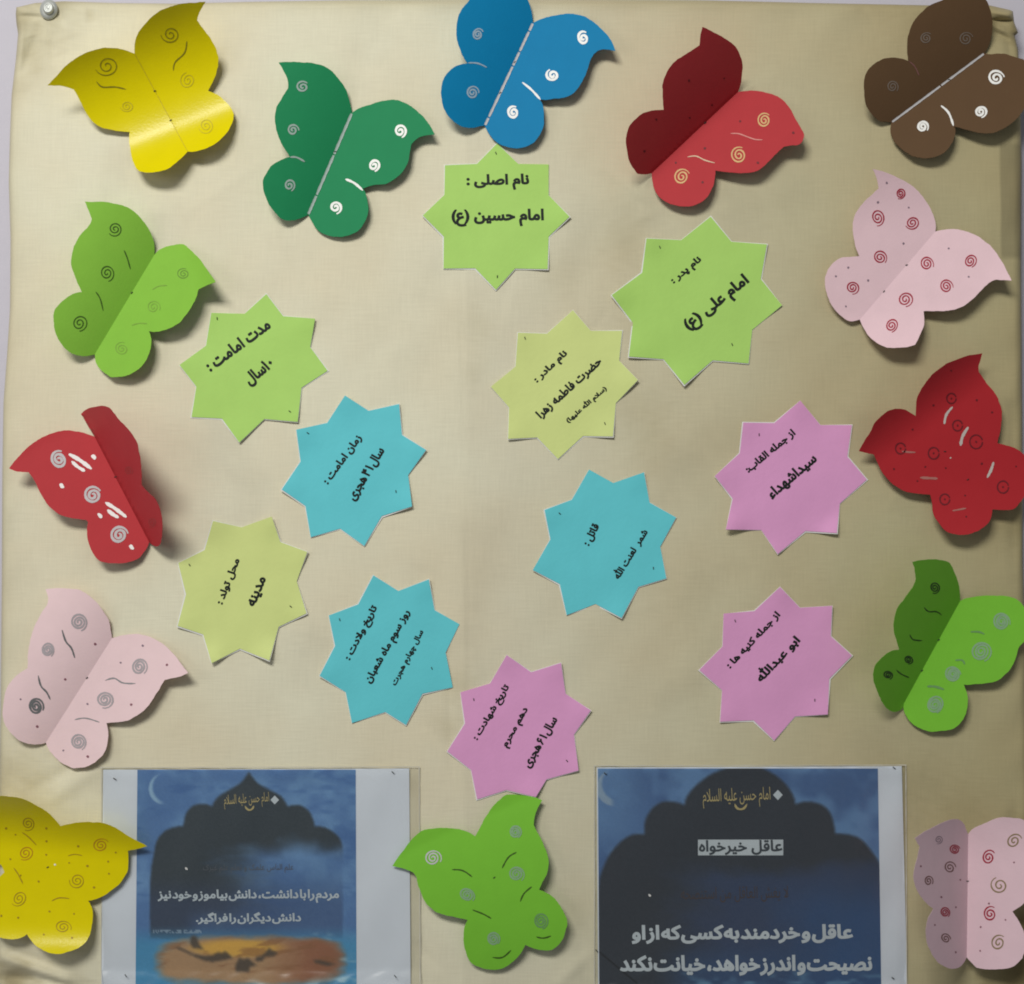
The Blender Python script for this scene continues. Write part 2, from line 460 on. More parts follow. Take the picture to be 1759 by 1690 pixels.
# old grime and tea-coloured stains, with shade painted in at edges and lower corners
SM = [(70, 60, 34, .17), (48, 92, 22, .16), (60, 120, 16, .10), (35, 28, 26, .22), (100, 14, 26, .12), (155, 26, 9, .14), (300, 8, 30, .08), (28, 150, 22, .08),
      (1075, 420, 38, .10), (1100, 560, 40, .08), (1090, 700, 46, .10), (1000, 600, 26, .05), (960, 470, 34, .05), (820, 560, 28, .07), (812, 640, 22, .06), (1120, 760, 40, .06),
      (790, 1180, 26, .12), (772, 1250, 20, .10), (1180, 1020, 50, .05), (1560, 1340, 60, .08), (1640, 1400, 50, .10), (1740, 60, 20, .16), (1600, 14, 60, .08), (1700, 40, 18, .22),
      (30, 1330, 34, .12), (60, 1360, 30, .10), (1735, 900, 30, .12), (1750, 1420, 26, .16), (1752, 1665, 62, .5), (1762, 1590, 24, .4), (25, 1684, 34, .45), (120, 1700, 40, .15), (1000, 1560, 40, .06), (700, 1350, 20, .08), (250, 930, 60, .03), (1200, 300, 90, .04), (1450, 480, 110, .05), (1480, 1100, 120, .05)]  # bottom-right pair paints the butterfly's shadow, bottom-left darkens the fold's pocket
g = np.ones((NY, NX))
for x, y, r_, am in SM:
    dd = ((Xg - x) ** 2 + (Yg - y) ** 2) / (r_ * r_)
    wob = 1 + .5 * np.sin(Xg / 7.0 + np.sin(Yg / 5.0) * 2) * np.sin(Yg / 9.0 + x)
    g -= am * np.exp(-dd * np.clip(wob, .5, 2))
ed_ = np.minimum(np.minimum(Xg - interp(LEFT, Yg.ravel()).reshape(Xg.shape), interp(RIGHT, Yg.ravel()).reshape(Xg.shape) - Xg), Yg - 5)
g -= .20 * np.exp(-np.clip(ed_, 0, None) / 7.0) + .07 * np.exp(-np.clip(ed_, 0, None) / 28.0)  # edges: grime plus the rounded edge's shadow, painted in
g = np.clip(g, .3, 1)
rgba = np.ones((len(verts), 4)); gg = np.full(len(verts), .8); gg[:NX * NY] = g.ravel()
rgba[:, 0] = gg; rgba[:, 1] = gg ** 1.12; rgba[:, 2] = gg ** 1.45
cover.data.color_attributes.new('dirt_and_shade', 'FLOAT_COLOR', 'POINT').data.foreach_set('color', rgba.ravel())
bk = mat('board_backing', lin((150, 120, 85)), .8, .2)
xl, xr, zt, zbm = P(40, 800).x, P(1738, 800).x, P(800, 18).z, P(800, 1790).z
bx = [(x, y, z) for y in (0.0175, 0.0285) for x, z in ((xl, zbm), (xr, zbm), (xr, zt), (xl, zt))]
make('backing_panel', bx, [[0, 1, 2, 3], [7, 6, 5, 4], [0, 4, 5, 1], [1, 5, 6, 2], [2, 6, 7, 3], [3, 7, 4, 0]], bk, brd, smooth=False)

# ---------------------------------------------------------------- butterflies
class T:
    """crop window of the photograph the outline was read in"""
    def __init__(s, ox, oy, k): s.ox, s.oy, s.k = ox, oy, k
    def __call__(s, p): return (s.ox + p[0] / s.k, s.oy + p[1] / s.k) + tuple(p[2:])
    def l(s, pts): return [s(p) for p in pts]

def hfold(A, B, h0, sL, cL, sR, cR, curls=(), base=3.0):
    A = np.array(A[:2], float); B = np.array(B[:2], float); d = (B - A) / np.linalg.norm(B - A)
    n = np.array([-d[1], d[0]])       # points to the photograph's left of the fold running down
    def f(x, y):
        q = (x - A[0]) * n[0] + (y - A[1]) * n[1]
        if q > 0: h = h0 + sL * q + cL * q * q
        else: h = h0 - sR * q + cR * q * q
        for nx, ny, px, py, k in curls:
            t = (x - px) * nx + (y - py) * ny
            if t > 0: h += k * t * t
        return max(base, h)
    return f

def butterfly(label, T_, A, B, L, Rr, mname, rgb, hargs, marks, rough=.6, spec=.12, spine=None, fold=True, group='paper butterflies pinned round the board', mL=None):
    A, B = T_(A), T_(B); hf = hfold(A, B, **hargs)
    oc = P((A[0] + B[0]) / 2, (A[1] + B[1]) / 2, 0)
    root = empty('paper_butterfly', oc, label, 'paper butterfly', group)
    m = mat(mname, rgb, rough, spec, 0.05, 0.2, 420)
    wings = []
    for pts, (s, e) in ((L, (A, B)), (Rr, (B, A))):
        full = [s + (1,)] + T_.l(pts) + [e + (1,)]
        out = spline(full, False, 3.5)
        rj = random.Random(int(A[0] * 7 + len(pts))); j0 = 0.0; jv = []
        for _ in out:
            j0 = j0 * .8 + rj.gauss(0, .26); jv.append(j0)
        out = [p_ + np.array([jv[i_], jv[-i_ - 1]]) * min(1, i_ / 6, (len(out) - 1 - i_) / 6) for i_, p_ in enumerate(out)]
        nf = 60; e_, s_ = np.array(e), np.array(s)
        out += [e_ + (s_ - e_) * j / nf for j in range(1, nf)]
        wings.append(sheet('wing', out, hf, m, root, oc, grid=7.0, thick=0.0005))
    Av, Bv = np.array(A), np.array(B); d = (Bv - Av) / np.linalg.norm(Bv - Av); n = np.array([-d[1], d[0]])
    def wing(p): return wings[0] if (p[0] - A[0]) * n[0] + (p[1] - A[1]) * n[1] > 0 else wings[1]
    for mk in marks:
        k = mk[0]
        if k == 's':      # swirl x y r ink w turns end dir
            _, x, y, r, ink, wd, turns, end, dr = mk
            c = T_((x, y)); ribbon('swirl', spiral(c[0], c[1], r / T_.k, turns, end, dr, random.uniform(.85, .98), random.uniform(0, 3)), wd, hf, INK[ink], wing(c), oc)
        elif k == 'r':    # ring with dot
            _, x, y, r, ink, wd = mk
            c = T_((x, y)); rr = r / T_.k
            pts = [(c[0] + rr * .92 * math.cos(a), c[1] + rr * math.sin(a)) for a in np.linspace(0, 2 * math.pi, 26)]
            ribbon('ring_mark', pts, wd, hf, INK[ink], wing(c), oc, taper=1)
            disc('pen_dot', c[0], c[1], 1.8, hf, INK[ink], wing(c), oc)
        elif k == 'd':    # dots
            _, ink, r, lst = mk
            for x, y in lst:
                c = T_((x, y)); disc('pen_dot', c[0], c[1], r * random.uniform(.8, 1.15), hf, INK[ink], wing(c), oc)
        elif k == 'o':    # oval dab
            _, ink, r, sx, ang, lst = mk
            for x, y in lst:
                c = T_((x, y)); disc('paint_dab', c[0], c[1], r, hf, INK[ink], wing(c), oc, sx, ang)
        elif k == 'l':    # stroke
            _, ink, wd, pts = mk[:4]
            pp = T_.l(pts)
            ribbon('pen_stroke', spline(pp, False, 2.5), wd, hf, INK[ink], wing(pp[0]), oc, taper=.35)
    if spine:
        ink, wd, gaps = spine
        ts = [0.0] + gaps + [1.0]
        for i in range(len(ts) - 1):
            a, b_ = ts[i] + .006, ts[i + 1] - .006
            pts = [Av + (Bv - Av) * (a + (b_ - a) * j / 30) for j in range(31)]
            ribbon('fold_stripe', pts, wd, hf, INK[ink], root, oc, lift=.8, taper=.85, wob=.1)
    pt = [Av + (Bv - Av) * t for t in (.38, .68)]
    for p in pt[:1 + (len(marks) % 2)]:
        staple(p[0], p[1], -.9 + random.random(), hf, root, oc, 4.2)
    return root

metal = mat('staple_steel', (0.35, 0.35, 0.33), .35, .5, .05, 0, metallic=1.0)
darkwire = mat('dark_wire', (0.03, 0.035, 0.03), .5, .4, .05, 0)
def staple(x, y, a, hf, parent, oc, ln=6.0, m=None):
    """a short wire pin pushed through the sheet"""
    c, s = math.cos(a), math.sin(a); vs = []; fs = []
    r = .75
    for k, t in enumerate((-1, -.9, 0, .9, 1)):
        px, py = x + c * ln / 2 * t, y + s * ln / 2 * t
        hh = hf(px, py) + (0.0 if abs(t) == 1 else 1.0)
        for q in range(6):
            th = q * math.pi / 3
            vs.append(P(px - s * r * math.cos(th), py + c * r * math.cos(th), hh + r * math.sin(th)))
    for k in range(4):
        for q in range(6):
            a0 = k * 6 + q; a1 = k * 6 + (q + 1) % 6
            fs.append([a0, a1, a1 + 6, a0 + 6])
    fs.append([0, 1, 2, 3, 4, 5]); fs.append([29, 28, 27, 26, 25, 24])
    return make('staple', vs, fs, m or darkwire, parent, oc)

INK = {}
def ink(k, rgb, rough=.5, spec=.3): INK[k] = mat(k, rgb, rough, spec, .12, 0)
ink('white_paint', (0.93, 0.93, 0.90)); ink('greyed_white_paint', (0.36, 0.46, 0.42)); ink('blue_grey_paint', (.33, .45, .55))  # first grey is thin white pen, greyed for its shaded wing
ink('brown_grey_paint', (.20, .16, .13)); ink('silver_paint', (.56, .55, .56)); ink('gold_paint', (.72, .46, .20)); ink('pale_gold', (.75, .55, .38))
ink('dark_red_ink', (.16, .012, .018)); ink('pink_pen', (.72, .28, .25)); ink('burgundy_ink', (.40, .022, .05)); ink('grey_ink', (.26, .19, .24))
ink('olive_ink', (.26, .22, .01)); ink('yellow_faint', (.56, .46, .01)); ink('green_ink', (.05, .11, .015)); ink('green_faint', (.21, .40, .045)); ink('green_mid', (.14, .28, .035))
ink('pencil', (.27, .27, .28)); ink('pencil_dark', (.16, .165, .17)); ink('pencil_faint', (.42, .38, .40)); ink('rose_dot', (.27, .11, .14))
ink('pale_green_paint', (.25, .42, .24)); ink('mid_green_paint', (.16, .34, .12)); ink('orange_ink', (.50, .22, .01)); ink('ochre_ink', (.40, .26, .01)); ink('olive_brown', (.30, .22, .12))
ink('brown_stain', (.22, .10, .09)); ink('red_faint', (.40, .05, .05)); ink('dull_white', (.55, .50, .46)); ink('dull_rose', (.42, .16, .14)); ink('black_green', (.02, .045, .012))

def sw(ink_, wd, turns, end, dr, lst): return [('s', x, y, r, ink_, wd, turns, end, dr) for x, y, r in lst]
C = 1

butterfly('yellow paper butterfly in the top left corner with a glossy band', T(0, 0, 3.7556), (868, 345), (1210, 977),
  [(760, 312), (640, 315), (530, 350), (430, 420), (365, 490), (305, 552, C), (400, 556), (475, 577, C), (500, 620), (540, 700), (590, 775), (650, 820), (720, 838), (800, 848), (838, 850, C), (835, 900), (843, 980), (858, 1050), (885, 1098), (930, 1112), (1000, 1112), (1080, 1090), (1150, 1040), (1190, 1000)],
  [(1270, 975), (1350, 950), (1420, 900), (1480, 830), (1506, 760), (1500, 710), (1460, 660), (1400, 610), (1345, 585, C), (1385, 500), (1408, 400), (1400, 330), (1365, 260), (1310, 180), (1272, 130, C), (1285, 80), (1325, 15, C), (1200, 20), (1090, 45), (1000, 90), (930, 160), (890, 220), (868, 290)],
  'yellow_card', (.74, .63, .0), dict(h0=8, sL=.04, cL=0, sR=.04, cR=0, curls=[(-.36, -.93, 305, 206, .0026), (.36, .93, 305, 206, .006)]),
  sw('olive_ink', 1.5, 2.0, 2.6, 1, [(1100, 222, 62), (690, 425, 76)]) + sw('yellow_faint', 1.5, 2.2, 2.6, 1, [(818, 685, 44), (1212, 518, 56), (1330, 810, 52)]) +
  [('l', 'olive_ink', 2.2, [(1205, 265), (1190, 340), (1130, 400), (1118, 455)]), ('l', 'olive_ink', 2.2, [(622, 525), (660, 560), (740, 560), (812, 575)])],
  rough=.27, spec=.25, spine=('yellow_faint', 1.2, [.42, .72]))

butterfly('dark green paper butterfly with white swirls, left of the blue one', T(430, 0, 3.7556), (655, 728), (373, 1384),
  [(648, 680), (620, 590), (570, 510), (500, 440), (430, 412), (330, 400), (250, 400), (182, 405, C), (215, 460), (242, 520), (243, 570, C), (200, 640), (165, 700), (157, 770), (170, 840), (200, 920), (240, 985), (257, 1010, C), (200, 1030), (140, 1065), (95, 1130), (80, 1190), (95, 1260), (130, 1330), (190, 1400), (250, 1422), (310, 1415)],
  [(400, 1430), (440, 1485), (510, 1520), (600, 1525), (680, 1500), (730, 1450), (760, 1380), (762, 1310), (745, 1240), (728, 1215, C), (800, 1190), (880, 1180), (960, 1130), (1010, 1060), (1030, 980), (1035, 930, C), (1080, 890), (1130, 875), (1188, 870, C), (1150, 800), (1100, 740), (1020, 675), (950, 647), (860, 650), (760, 680), (700, 700)],
  'dark_green_card', (.017, .25, .098), dict(h0=4, sL=.46, cL=-.0010, sR=.10, cR=0.0002),
  sw('greyed_white_paint', 3.2, 1.8, -.9, 1, [(338, 560, 42), (275, 838, 40), (252, 1195, 40)]) + sw('white_paint', 4.2, 1.75, -.9, 1, [(966, 845, 44), (797, 1067, 42), (550, 1337, 42)]) +
  [('l', 'greyed_white_paint', 3.0, [(257, 1013), (300, 1015), (352, 1043)]), ('l', 'white_paint', 4.0, [(613, 1155), (670, 1180), (726, 1228)])],
  spine=('greyed_white_paint', 4.6, [.41, .81]))

butterfly('blue paper butterfly with white swirls at the top edge above the green star', T(700, 0, 3.3125), (714, 130), (440, 714),
  [(708, 70), (690, 10), (650, -50), (580, -100), (480, -125), (380, -130, C), (395, -70, C), (350, 0), (310, 50), (285, 110), (278, 180), (285, 240), (310, 310), (342, 357, C), (280, 375), (225, 420), (195, 480), (190, 540), (205, 610), (240, 670), (300, 715), (360, 728), (410, 718)],
  [(470, 770), (520, 815), (600, 840), (670, 835), (730, 800), (770, 730), (778, 660), (770, 600), (752, 568, C), (830, 565), (920, 545), (970, 500), (1010, 430), (1042, 338, C), (1070, 300), (1120, 278), (1185, 288, C), (1150, 220), (1100, 160), (1020, 100), (930, 80), (850, 85), (770, 105)],
  'blue_card', (.004, .215, .45), dict(h0=4, sL=.46, cL=-.0008, sR=.12, cR=0.0003),
  sw('blue_grey_paint', 3.0, 2.2, -2.4, 1, [(400, 195, 34), (370, 527, 38)]) + sw('white_paint', 4.4, 1.8, -2.4, 1, [(1000, 217, 39), (826, 427, 37), (603, 640, 39)]) +
  [('l', 'blue_grey_paint', 2.6, [(345, 357), (400, 360), (452, 383)]), ('l', 'white_paint', 3.6, [(653, 468), (705, 510), (757, 567)])],
  spine=('silver_paint', 4.2, [.08, .28, .42, .92]))

butterfly('red paper butterfly with gold swirls and one dark raised wing', T(1040, 20, 4.629), (1055, 637), (368, 1284),
  [(1080, 560), (1092, 440), (1075, 360), (1035, 280), (960, 220), (870, 165), (775, 122, C), (758, 180), (748, 262, C), (660, 320), (560, 390), (500, 460), (462, 550), (453, 640), (455, 720), (458, 780, C), (380, 785), (290, 815), (215, 875), (180, 930), (165, 1020), (175, 1120), (200, 1210), (255, 1290, C), (320, 1292)],
  [(375, 1350), (400, 1430), (460, 1500), (560, 1540), (650, 1545), (740, 1525), (810, 1470), (855, 1390), (872, 1310), (875, 1265, C), (960, 1275), (1080, 1285), (1180, 1275), (1260, 1230), (1330, 1160), (1420, 1075, C), (1480, 1062), (1530, 1060), (1565, 1030), (1578, 980), (1550, 920), (1500, 830), (1440, 730), (1370, 675), (1260, 638), (1165, 628)],
  'rose_red_card', (.50, .046, .054), dict(h0=6, sL=1.2, cL=-.0014, sR=.16, cR=0.0003),
  sw('gold_paint', 2.7, 2.3, -2.2, 1, [(1263, 863, 62), (1062, 1140, 70), (607, 1312, 68)]) +
  [('l', 'pink_pen', 2.0, [(995, 968), (1060, 970), (1130, 995), (1190, 1015), (1250, 1018)]), ('l', 'pale_gold', 2.0, [(652, 1155), (720, 1148), (790, 1180), (870, 1202)]),
   ('d', 'dark_red_ink', 2.0, [(665, 548), (945, 530), (848, 742), (672, 845), (405, 858), (310, 1110), (1070, 870), (1494, 962), (1212, 1200), (790, 1085), (772, 1355), (560, 1200)])])

butterfly('brown paper butterfly with white swirls in the top right corner', T(1400, 0, 4.8997), (1425, 448), (645, 1028),
  [(1460, 380), (1490, 270), (1492, 160), (1470, 70), (1440, 0), (1380, -80), (1280, -130), (1130, -150, C), (1140, -60, C), (1075, 0), (980, 40), (880, 120), (820, 200), (790, 300), (778, 390), (787, 512, C), (720, 492), (640, 488), (550, 505), (470, 560), (425, 640), (415, 740), (425, 850), (465, 940), (535, 1012), (590, 1022)],
  [(635, 1085), (650, 1150), (700, 1225), (780, 1290), (860, 1325), (960, 1332), (1060, 1300), (1130, 1240), (1175, 1150), (1180, 1080), (1168, 1060, C), (1260, 1085), (1380, 1118), (1480, 1120), (1560, 1095), (1650, 1040), (1720, 970), (1775, 880), (1810, 800, C), (1850, 770), (1910, 750, C), (1860, 620), (1759, 505), (1700, 485), (1620, 460), (1550, 452), (1480, 456)],
  'brown_card', (.125, .072, .036), dict(h0=5, sL=.52, cL=-.0009, sR=.17, cR=0.0003),
  sw('brown_grey_paint', 2.0, 2.2, -.8, 1, [(935, 320, 52), (1270, 325, 60), (652, 727, 54)]) + sw('white_paint', 3.9, 2.0, -.9, 1, [(1525, 655, 72), (1393, 940, 54), (905, 1065, 52)]) +
  [('l', 'brown_stain', 2.0, [(790, 514), (840, 560), (876, 636)]), ('l', 'white_paint', 3.6, [(1060, 888), (1125, 950), (1165, 1058)])],
  spine=('silver_paint', 3.6, [.47]))

butterfly('pale pink paper butterfly covered in burgundy swirls, under the brown one at the right', T(1380, 260, 4.4486), (1008, 612), (432, 1284),
  [(1012, 560), (990, 480), (930, 370), (860, 290), (790, 235), (700, 190), (620, 155), (528, 130, C), (560, 200), (575, 285, C), (480, 370), (420, 440), (385, 520), (380, 600), (395, 700), (427, 800, C), (350, 805), (280, 815), (220, 860), (180, 920), (165, 990), (180, 1080), (220, 1180), (300, 1265), (360, 1298)],
  [(460, 1350), (520, 1430), (620, 1490), (700, 1500), (780, 1497), (855, 1480, C), (900, 1380), (922, 1300), (917, 1222, C), (1000, 1218), (1120, 1215), (1220, 1180), (1310, 1110), (1380, 1040), (1450, 985), (1510, 982), (1590, 985, C), (1550, 900), (1500, 810), (1430, 720), (1350, 660), (1250, 615), (1150, 592), (1060, 600)],
  'pale_pink_card', (.86, .62, .67), dict(h0=9, sL=.13, cL=0, sR=.13, cR=0.0003, curls=[(-.2, -.98, 1520, 400, .0016), (.75, .2, 1690, 440, .002), (.1, 1, 1540, 520, .003)]),
  sw('burgundy_ink', 2.2, 2.4, .4, 1, [(742, 322, 43), (568, 505, 63), (832, 545, 56), (586, 810, 57), (375, 1040, 52)]) + sw('burgundy_ink', 2.3, 2.4, -.9, 1, [(943, 857, 58), (1275, 838, 54), (1092, 1030, 57), (778, 1130, 60), (673, 1330, 56)]) +
  [('d', 'grey_ink', 1.9, [(570, 388), (805, 428), (765, 703), (637, 240), (343, 887), (248, 953), (325, 1183), (1110, 740), (1263, 957), (495, 985)])])

butterfly('light green paper butterfly with pen swirls below the top yellow butterfly', T(60, 320, 4.6941), (963, 552), (483, 1354),
  [(960, 450), (930, 370), (880, 290), (820, 220), (740, 165), (640, 135), (530, 122), (403, 122, C), (430, 190), (460, 265, C), (440, 310), (370, 390), (315, 480), (295, 570), (295, 650), (330, 750), (380, 852, C), (330, 860), (270, 885), (200, 945), (150, 1015), (150, 1090), (165, 1180), (210, 1270), (280, 1335), (350, 1365), (420, 1368)],
  [(495, 1430), (530, 1480), (608, 1535, C), (680, 1535), (760, 1515), (850, 1460), (910, 1370), (935, 1280), (935, 1220), (918, 1170, C), (1000, 1170), (1090, 1145), (1170, 1100), (1240, 1010), (1290, 920), (1320, 830, C), (1380, 800), (1457, 768, C), (1400, 690), (1330, 590), (1210, 475), (1150, 468), (1060, 485), (1000, 515)],
  'light_green_card', (.25, .53, .06), dict(h0=6, sL=.56, cL=-.0014, sR=.20, cR=0.0010, curls=[(.94, -.33, 318, 470, .006)]),
  sw('green_ink', 1.9, 2.2, -.2, 1, [(645, 343, 60), (580, 698, 68), (358, 1103, 68)]) + sw('green_mid', 1.6, 2.2, -1.2, 1, [(1198, 705, 53)]) + sw('green_faint', 1.6, 2.2, -1.2, 1, [(955, 972, 56), (700, 1310, 58)]) +
  [('l', 'green_ink', 2.0, [(718, 513), (745, 580), (770, 668)]), ('l', 'green_ink', 2.0, [(490, 850), (525, 905), (550, 1002)]),
   ('l', 'green_faint', 1.8, [(945, 832), (1000, 803), (1066, 798)]), ('l', 'green_faint', 1.8, [(780, 1120), (840, 1103), (905, 1107)])])

butterfly('red paper butterfly with white swirls and dabs at the left edge', T(0, 670, 5.1219), (832, 410), (1312, 1338),
  [(740, 378), (640, 358), (530, 362), (420, 395), (320, 445), (220, 530), (150, 600), (83, 688, C), (150, 712), (250, 720, C), (300, 790), (350, 890), (420, 1010), (500, 1080), (580, 1115), (680, 1135), (755, 1145), (772, 1165, C), (765, 1230), (775, 1330), (810, 1420), (870, 1500), (940, 1520), (1060, 1522), (1160, 1510), (1230, 1470), (1290, 1390)][::1],
  [(1350, 1368), (1385, 1375), (1410, 1350), (1425, 1270), (1425, 1150), (1400, 1030), (1360, 950), (1300, 890), (1250, 830, C), (1250, 720), (1235, 580), (1200, 460), (1130, 350), (1050, 270), (1000, 200), (970, 160), (910, 135), (840, 142), (765, 165), (713, 212, C), (760, 290)],
  'rose_red_card', (.50, .046, .054), dict(h0=8, sL=.20, cL=0.0001, sR=2.3, cR=-0.002, curls=[(-.5, -.86, 70, 775, .003)]),
  sw('silver_paint', 4.6, 2.3, -2.0, 1, [(520, 610, 82), (818, 925, 80), (1048, 1275, 82)]) +
  sw('red_faint', 1.6, 2.2, 0, 1, [(1335, 1165, 45), (1130, 710, 42)]) +
  [('l', 'white_paint', 6.4, [(605, 562), (700, 615), (806, 694)]), ('l', 'white_paint', 5.4, [(630, 625), (685, 675), (748, 712)]), ('l', 'white_paint', 6.0, [(926, 988), (1010, 1040), (1113, 1118)]), ('l', 'white_paint', 6.2, [(945, 1052), (990, 1090), (1044, 1122)]),
   ('o', 'white_paint', 3.4, 1.6, .9, [(825, 588), (543, 842), (880, 1103), (1157, 1382)])])

butterfly('deep red paper butterfly with dark rings at the right edge', T(1460, 590, 4.8294), (547, 600), (1182, 1376),
  [(520, 585), (470, 555), (410, 540), (330, 555), (270, 590), (210, 650), (170, 730), (120, 810), (75, 892, C), (195, 918, C), (230, 990), (280, 1080), (350, 1160), (430, 1215), (500, 1240), (600, 1248), (665, 1250, C), (680, 1330), (690, 1400), (730, 1480), (790, 1550), (870, 1580), (960, 1582), (1050, 1560), (1120, 1515), (1165, 1460)],
  [(1260, 1378), (1350, 1375), (1400, 1330), (1444, 1260), (1480, 1180), (1490, 1100), (1480, 1010), (1444, 920), (1380, 875), (1300, 845), (1225, 825, C), (1255, 700), (1262, 560), (1240, 490), (1200, 410), (1130, 330), (1070, 240, C), (1072, 180), (1097, 80, C), (1010, 92), (920, 120), (800, 170), (700, 240), (640, 300), (590, 380), (552, 470)],
  'deep_red_card', (.43, .026, .033), dict(h0=20, sL=.0, cL=0, sR=.0, cR=0, curls=[(-.60, -.80, 1600, 735, .0062), (.2, .98, 1640, 800, .0012)]),
  [('r', 842, 455, 42, 'dark_red_ink', 2.4), ('r', 893, 680, 44, 'dark_red_ink', 2.4), ('r', 1047, 815, 57, 'dark_red_ink', 2.4), ('r', 420, 870, 45, 'dark_red_ink', 2.4), ('r', 695, 910, 48, 'dark_red_ink', 2.5), ('r', 787, 1292, 44, 'dark_red_ink', 2.5), ('r', 1270, 1190, 50, 'dark_red_ink', 2.5),
   ('l', 'dull_white', 4.2, [(852, 525), (800, 590), (783, 668)]), ('l', 'dull_white', 5.0, [(982, 692), (935, 770), (918, 848)]), ('l', 'dull_white', 4.6, [(1192, 982), (1170, 1050), (1138, 1113)]),
   ('l', 'dull_rose', 3.0, [(430, 893), (480, 900), (545, 902)]), ('l', 'dull_rose', 4.4, [(582, 1112), (650, 1116), (728, 1120)]), ('l', 'dull_rose', 2.8, [(850, 1387), (900, 1378), (965, 1366)]),
   ('d', 'dark_red_ink', 1.8, [(693, 512), (1052, 470), (1180, 570), (520, 713), (365, 1040), (625, 1022), (795, 1032), (560, 1140), (1095, 997), (1378, 1018), (955, 1260), (965, 1435), (840, 225)]), ('d', 'dull_white', 1.6, [(835, 948)])], rough=.42)

butterfly('bright green paper butterfly with one very dark raised wing at the right edge', T(1480, 940, 4.971), (842, 458), (362, 1332),
  [(840, 380), (820, 290), (795, 220), (755, 140), (700, 112), (620, 102), (540, 108), (435, 122, C), (455, 190), (465, 270, C), (440, 330), (370, 430), (310, 510), (280, 600), (272, 690), (290, 770), (320, 875, C), (260, 885), (200, 920), (130, 990), (102, 1070), (105, 1150), (140, 1240), (180, 1330), (230, 1385), (290, 1405), (345, 1385)],
  [(362, 1390), (400, 1470), (480, 1540), (580, 1575), (700, 1570), (790, 1545), (860, 1480), (900, 1390), (908, 1290), (890, 1220), (872, 1175, C), (960, 1168), (1060, 1160), (1160, 1135), (1250, 1060), (1310, 960), (1340, 860), (1387, 803, C), (1430, 790), (1500, 780, C), (1450, 640), (1387, 510), (1330, 450), (1250, 418), (1130, 410), (1000, 415), (900, 435)],
  'bright_green_card', (.20, .54, .045), dict(h0=6, sL=1.35, cL=-.0016, sR=.13, cR=0.0001),
  sw('pale_green_paint', 3.4, 3.3, -1.0, 1, [(1195, 635, 80), (1020, 890, 90), (780, 1085, 72), (625, 1345, 80)]) + sw('black_green', 2.2, 2.4, 1, 1, [(625, 345, 50), (225, 1090, 42), (400, 960, 40)]) +
  [('l', 'black_green', 2.0, [(535, 513), (572, 548), (640, 550), (684, 580)]), ('l', 'black_green', 2.0, [(412, 745), (440, 787), (518, 797)]), ('l', 'black_green', 2.0, [(298, 1048), (340, 1083), (408, 1113)]),
   ('l', 'mid_green_paint', 4.0, [(560, 1188), (630, 1190), (705, 1215)]), ('l', 'mid_green_paint', 3.0, [(800, 965), (860, 965), (880, 1000)]), ('l', 'mid_green_paint', 3.0, [(930, 722), (1000, 722), (1050, 742)])])

butterfly('pink paper butterfly with olive and burgundy swirls in the bottom right corner', T(1540, 1380, 5.452), (672, 290), (658, 1442),
  [(650, 240), (625, 180), (575, 143), (500, 150), (400, 190), (300, 240), (168, 325, C), (212, 400, C), (200, 480), (165, 620), (160, 700), (185, 800), (240, 890), (310, 960), (345, 985, C), (300, 1070), (280, 1150), (275, 1230), (295, 1330), (340, 1430), (400, 1500), (480, 1545), (530, 1550), (590, 1530), (630, 1490)],
  [(750, 1542, C), (850, 1555), (950, 1558), (1080, 1535), (1180, 1445, C), (1200, 1380), (1210, 1290), (1190, 1190), (1140, 1090), (1088, 1012, C), (1160, 960), (1250, 880), (1300, 780), (1310, 680, C), (1400, 560, C), (1330, 300), (1194, 160), (1100, 135), (1000, 130), (900, 155), (800, 200), (720, 235)],
  'pink_card', (.82, .60, .66), dict(h0=24, sL=1.8, cL=-.003, sR=.46, cR=-0.0006, curls=[(0, -1, 1700, 1480, .002)]),
  sw('burgundy_ink', 2.3, 2.5, -.8, 1, [(547, 432, 50), (455, 1020, 50)]) + sw('brown_stain', 2.1, 2.0, -.8, 1, [(500, 600, 60), (300, 725, 50), (462, 1265, 52)]) + sw('grey_ink', 1.3, 2.0, -.8, 1, [(395, 340, 42)]) +
  sw('olive_brown', 2.4, 1.9, -2.6, 1, [(1100, 352, 76), (965, 768, 86), (955, 1305, 80)]) + sw('burgundy_ink', 2.5, 2.1, -2.6, 1, [(862, 505, 70), (877, 1035, 70)]) +
  [('d', 'rose_dot', 1.7, [(228, 588), (597, 715), (420, 877), (557, 972), (360, 1138), (555, 1393), (1100, 552), (865, 937), (1020, 1090), (788, 1157), (783, 1380)])])

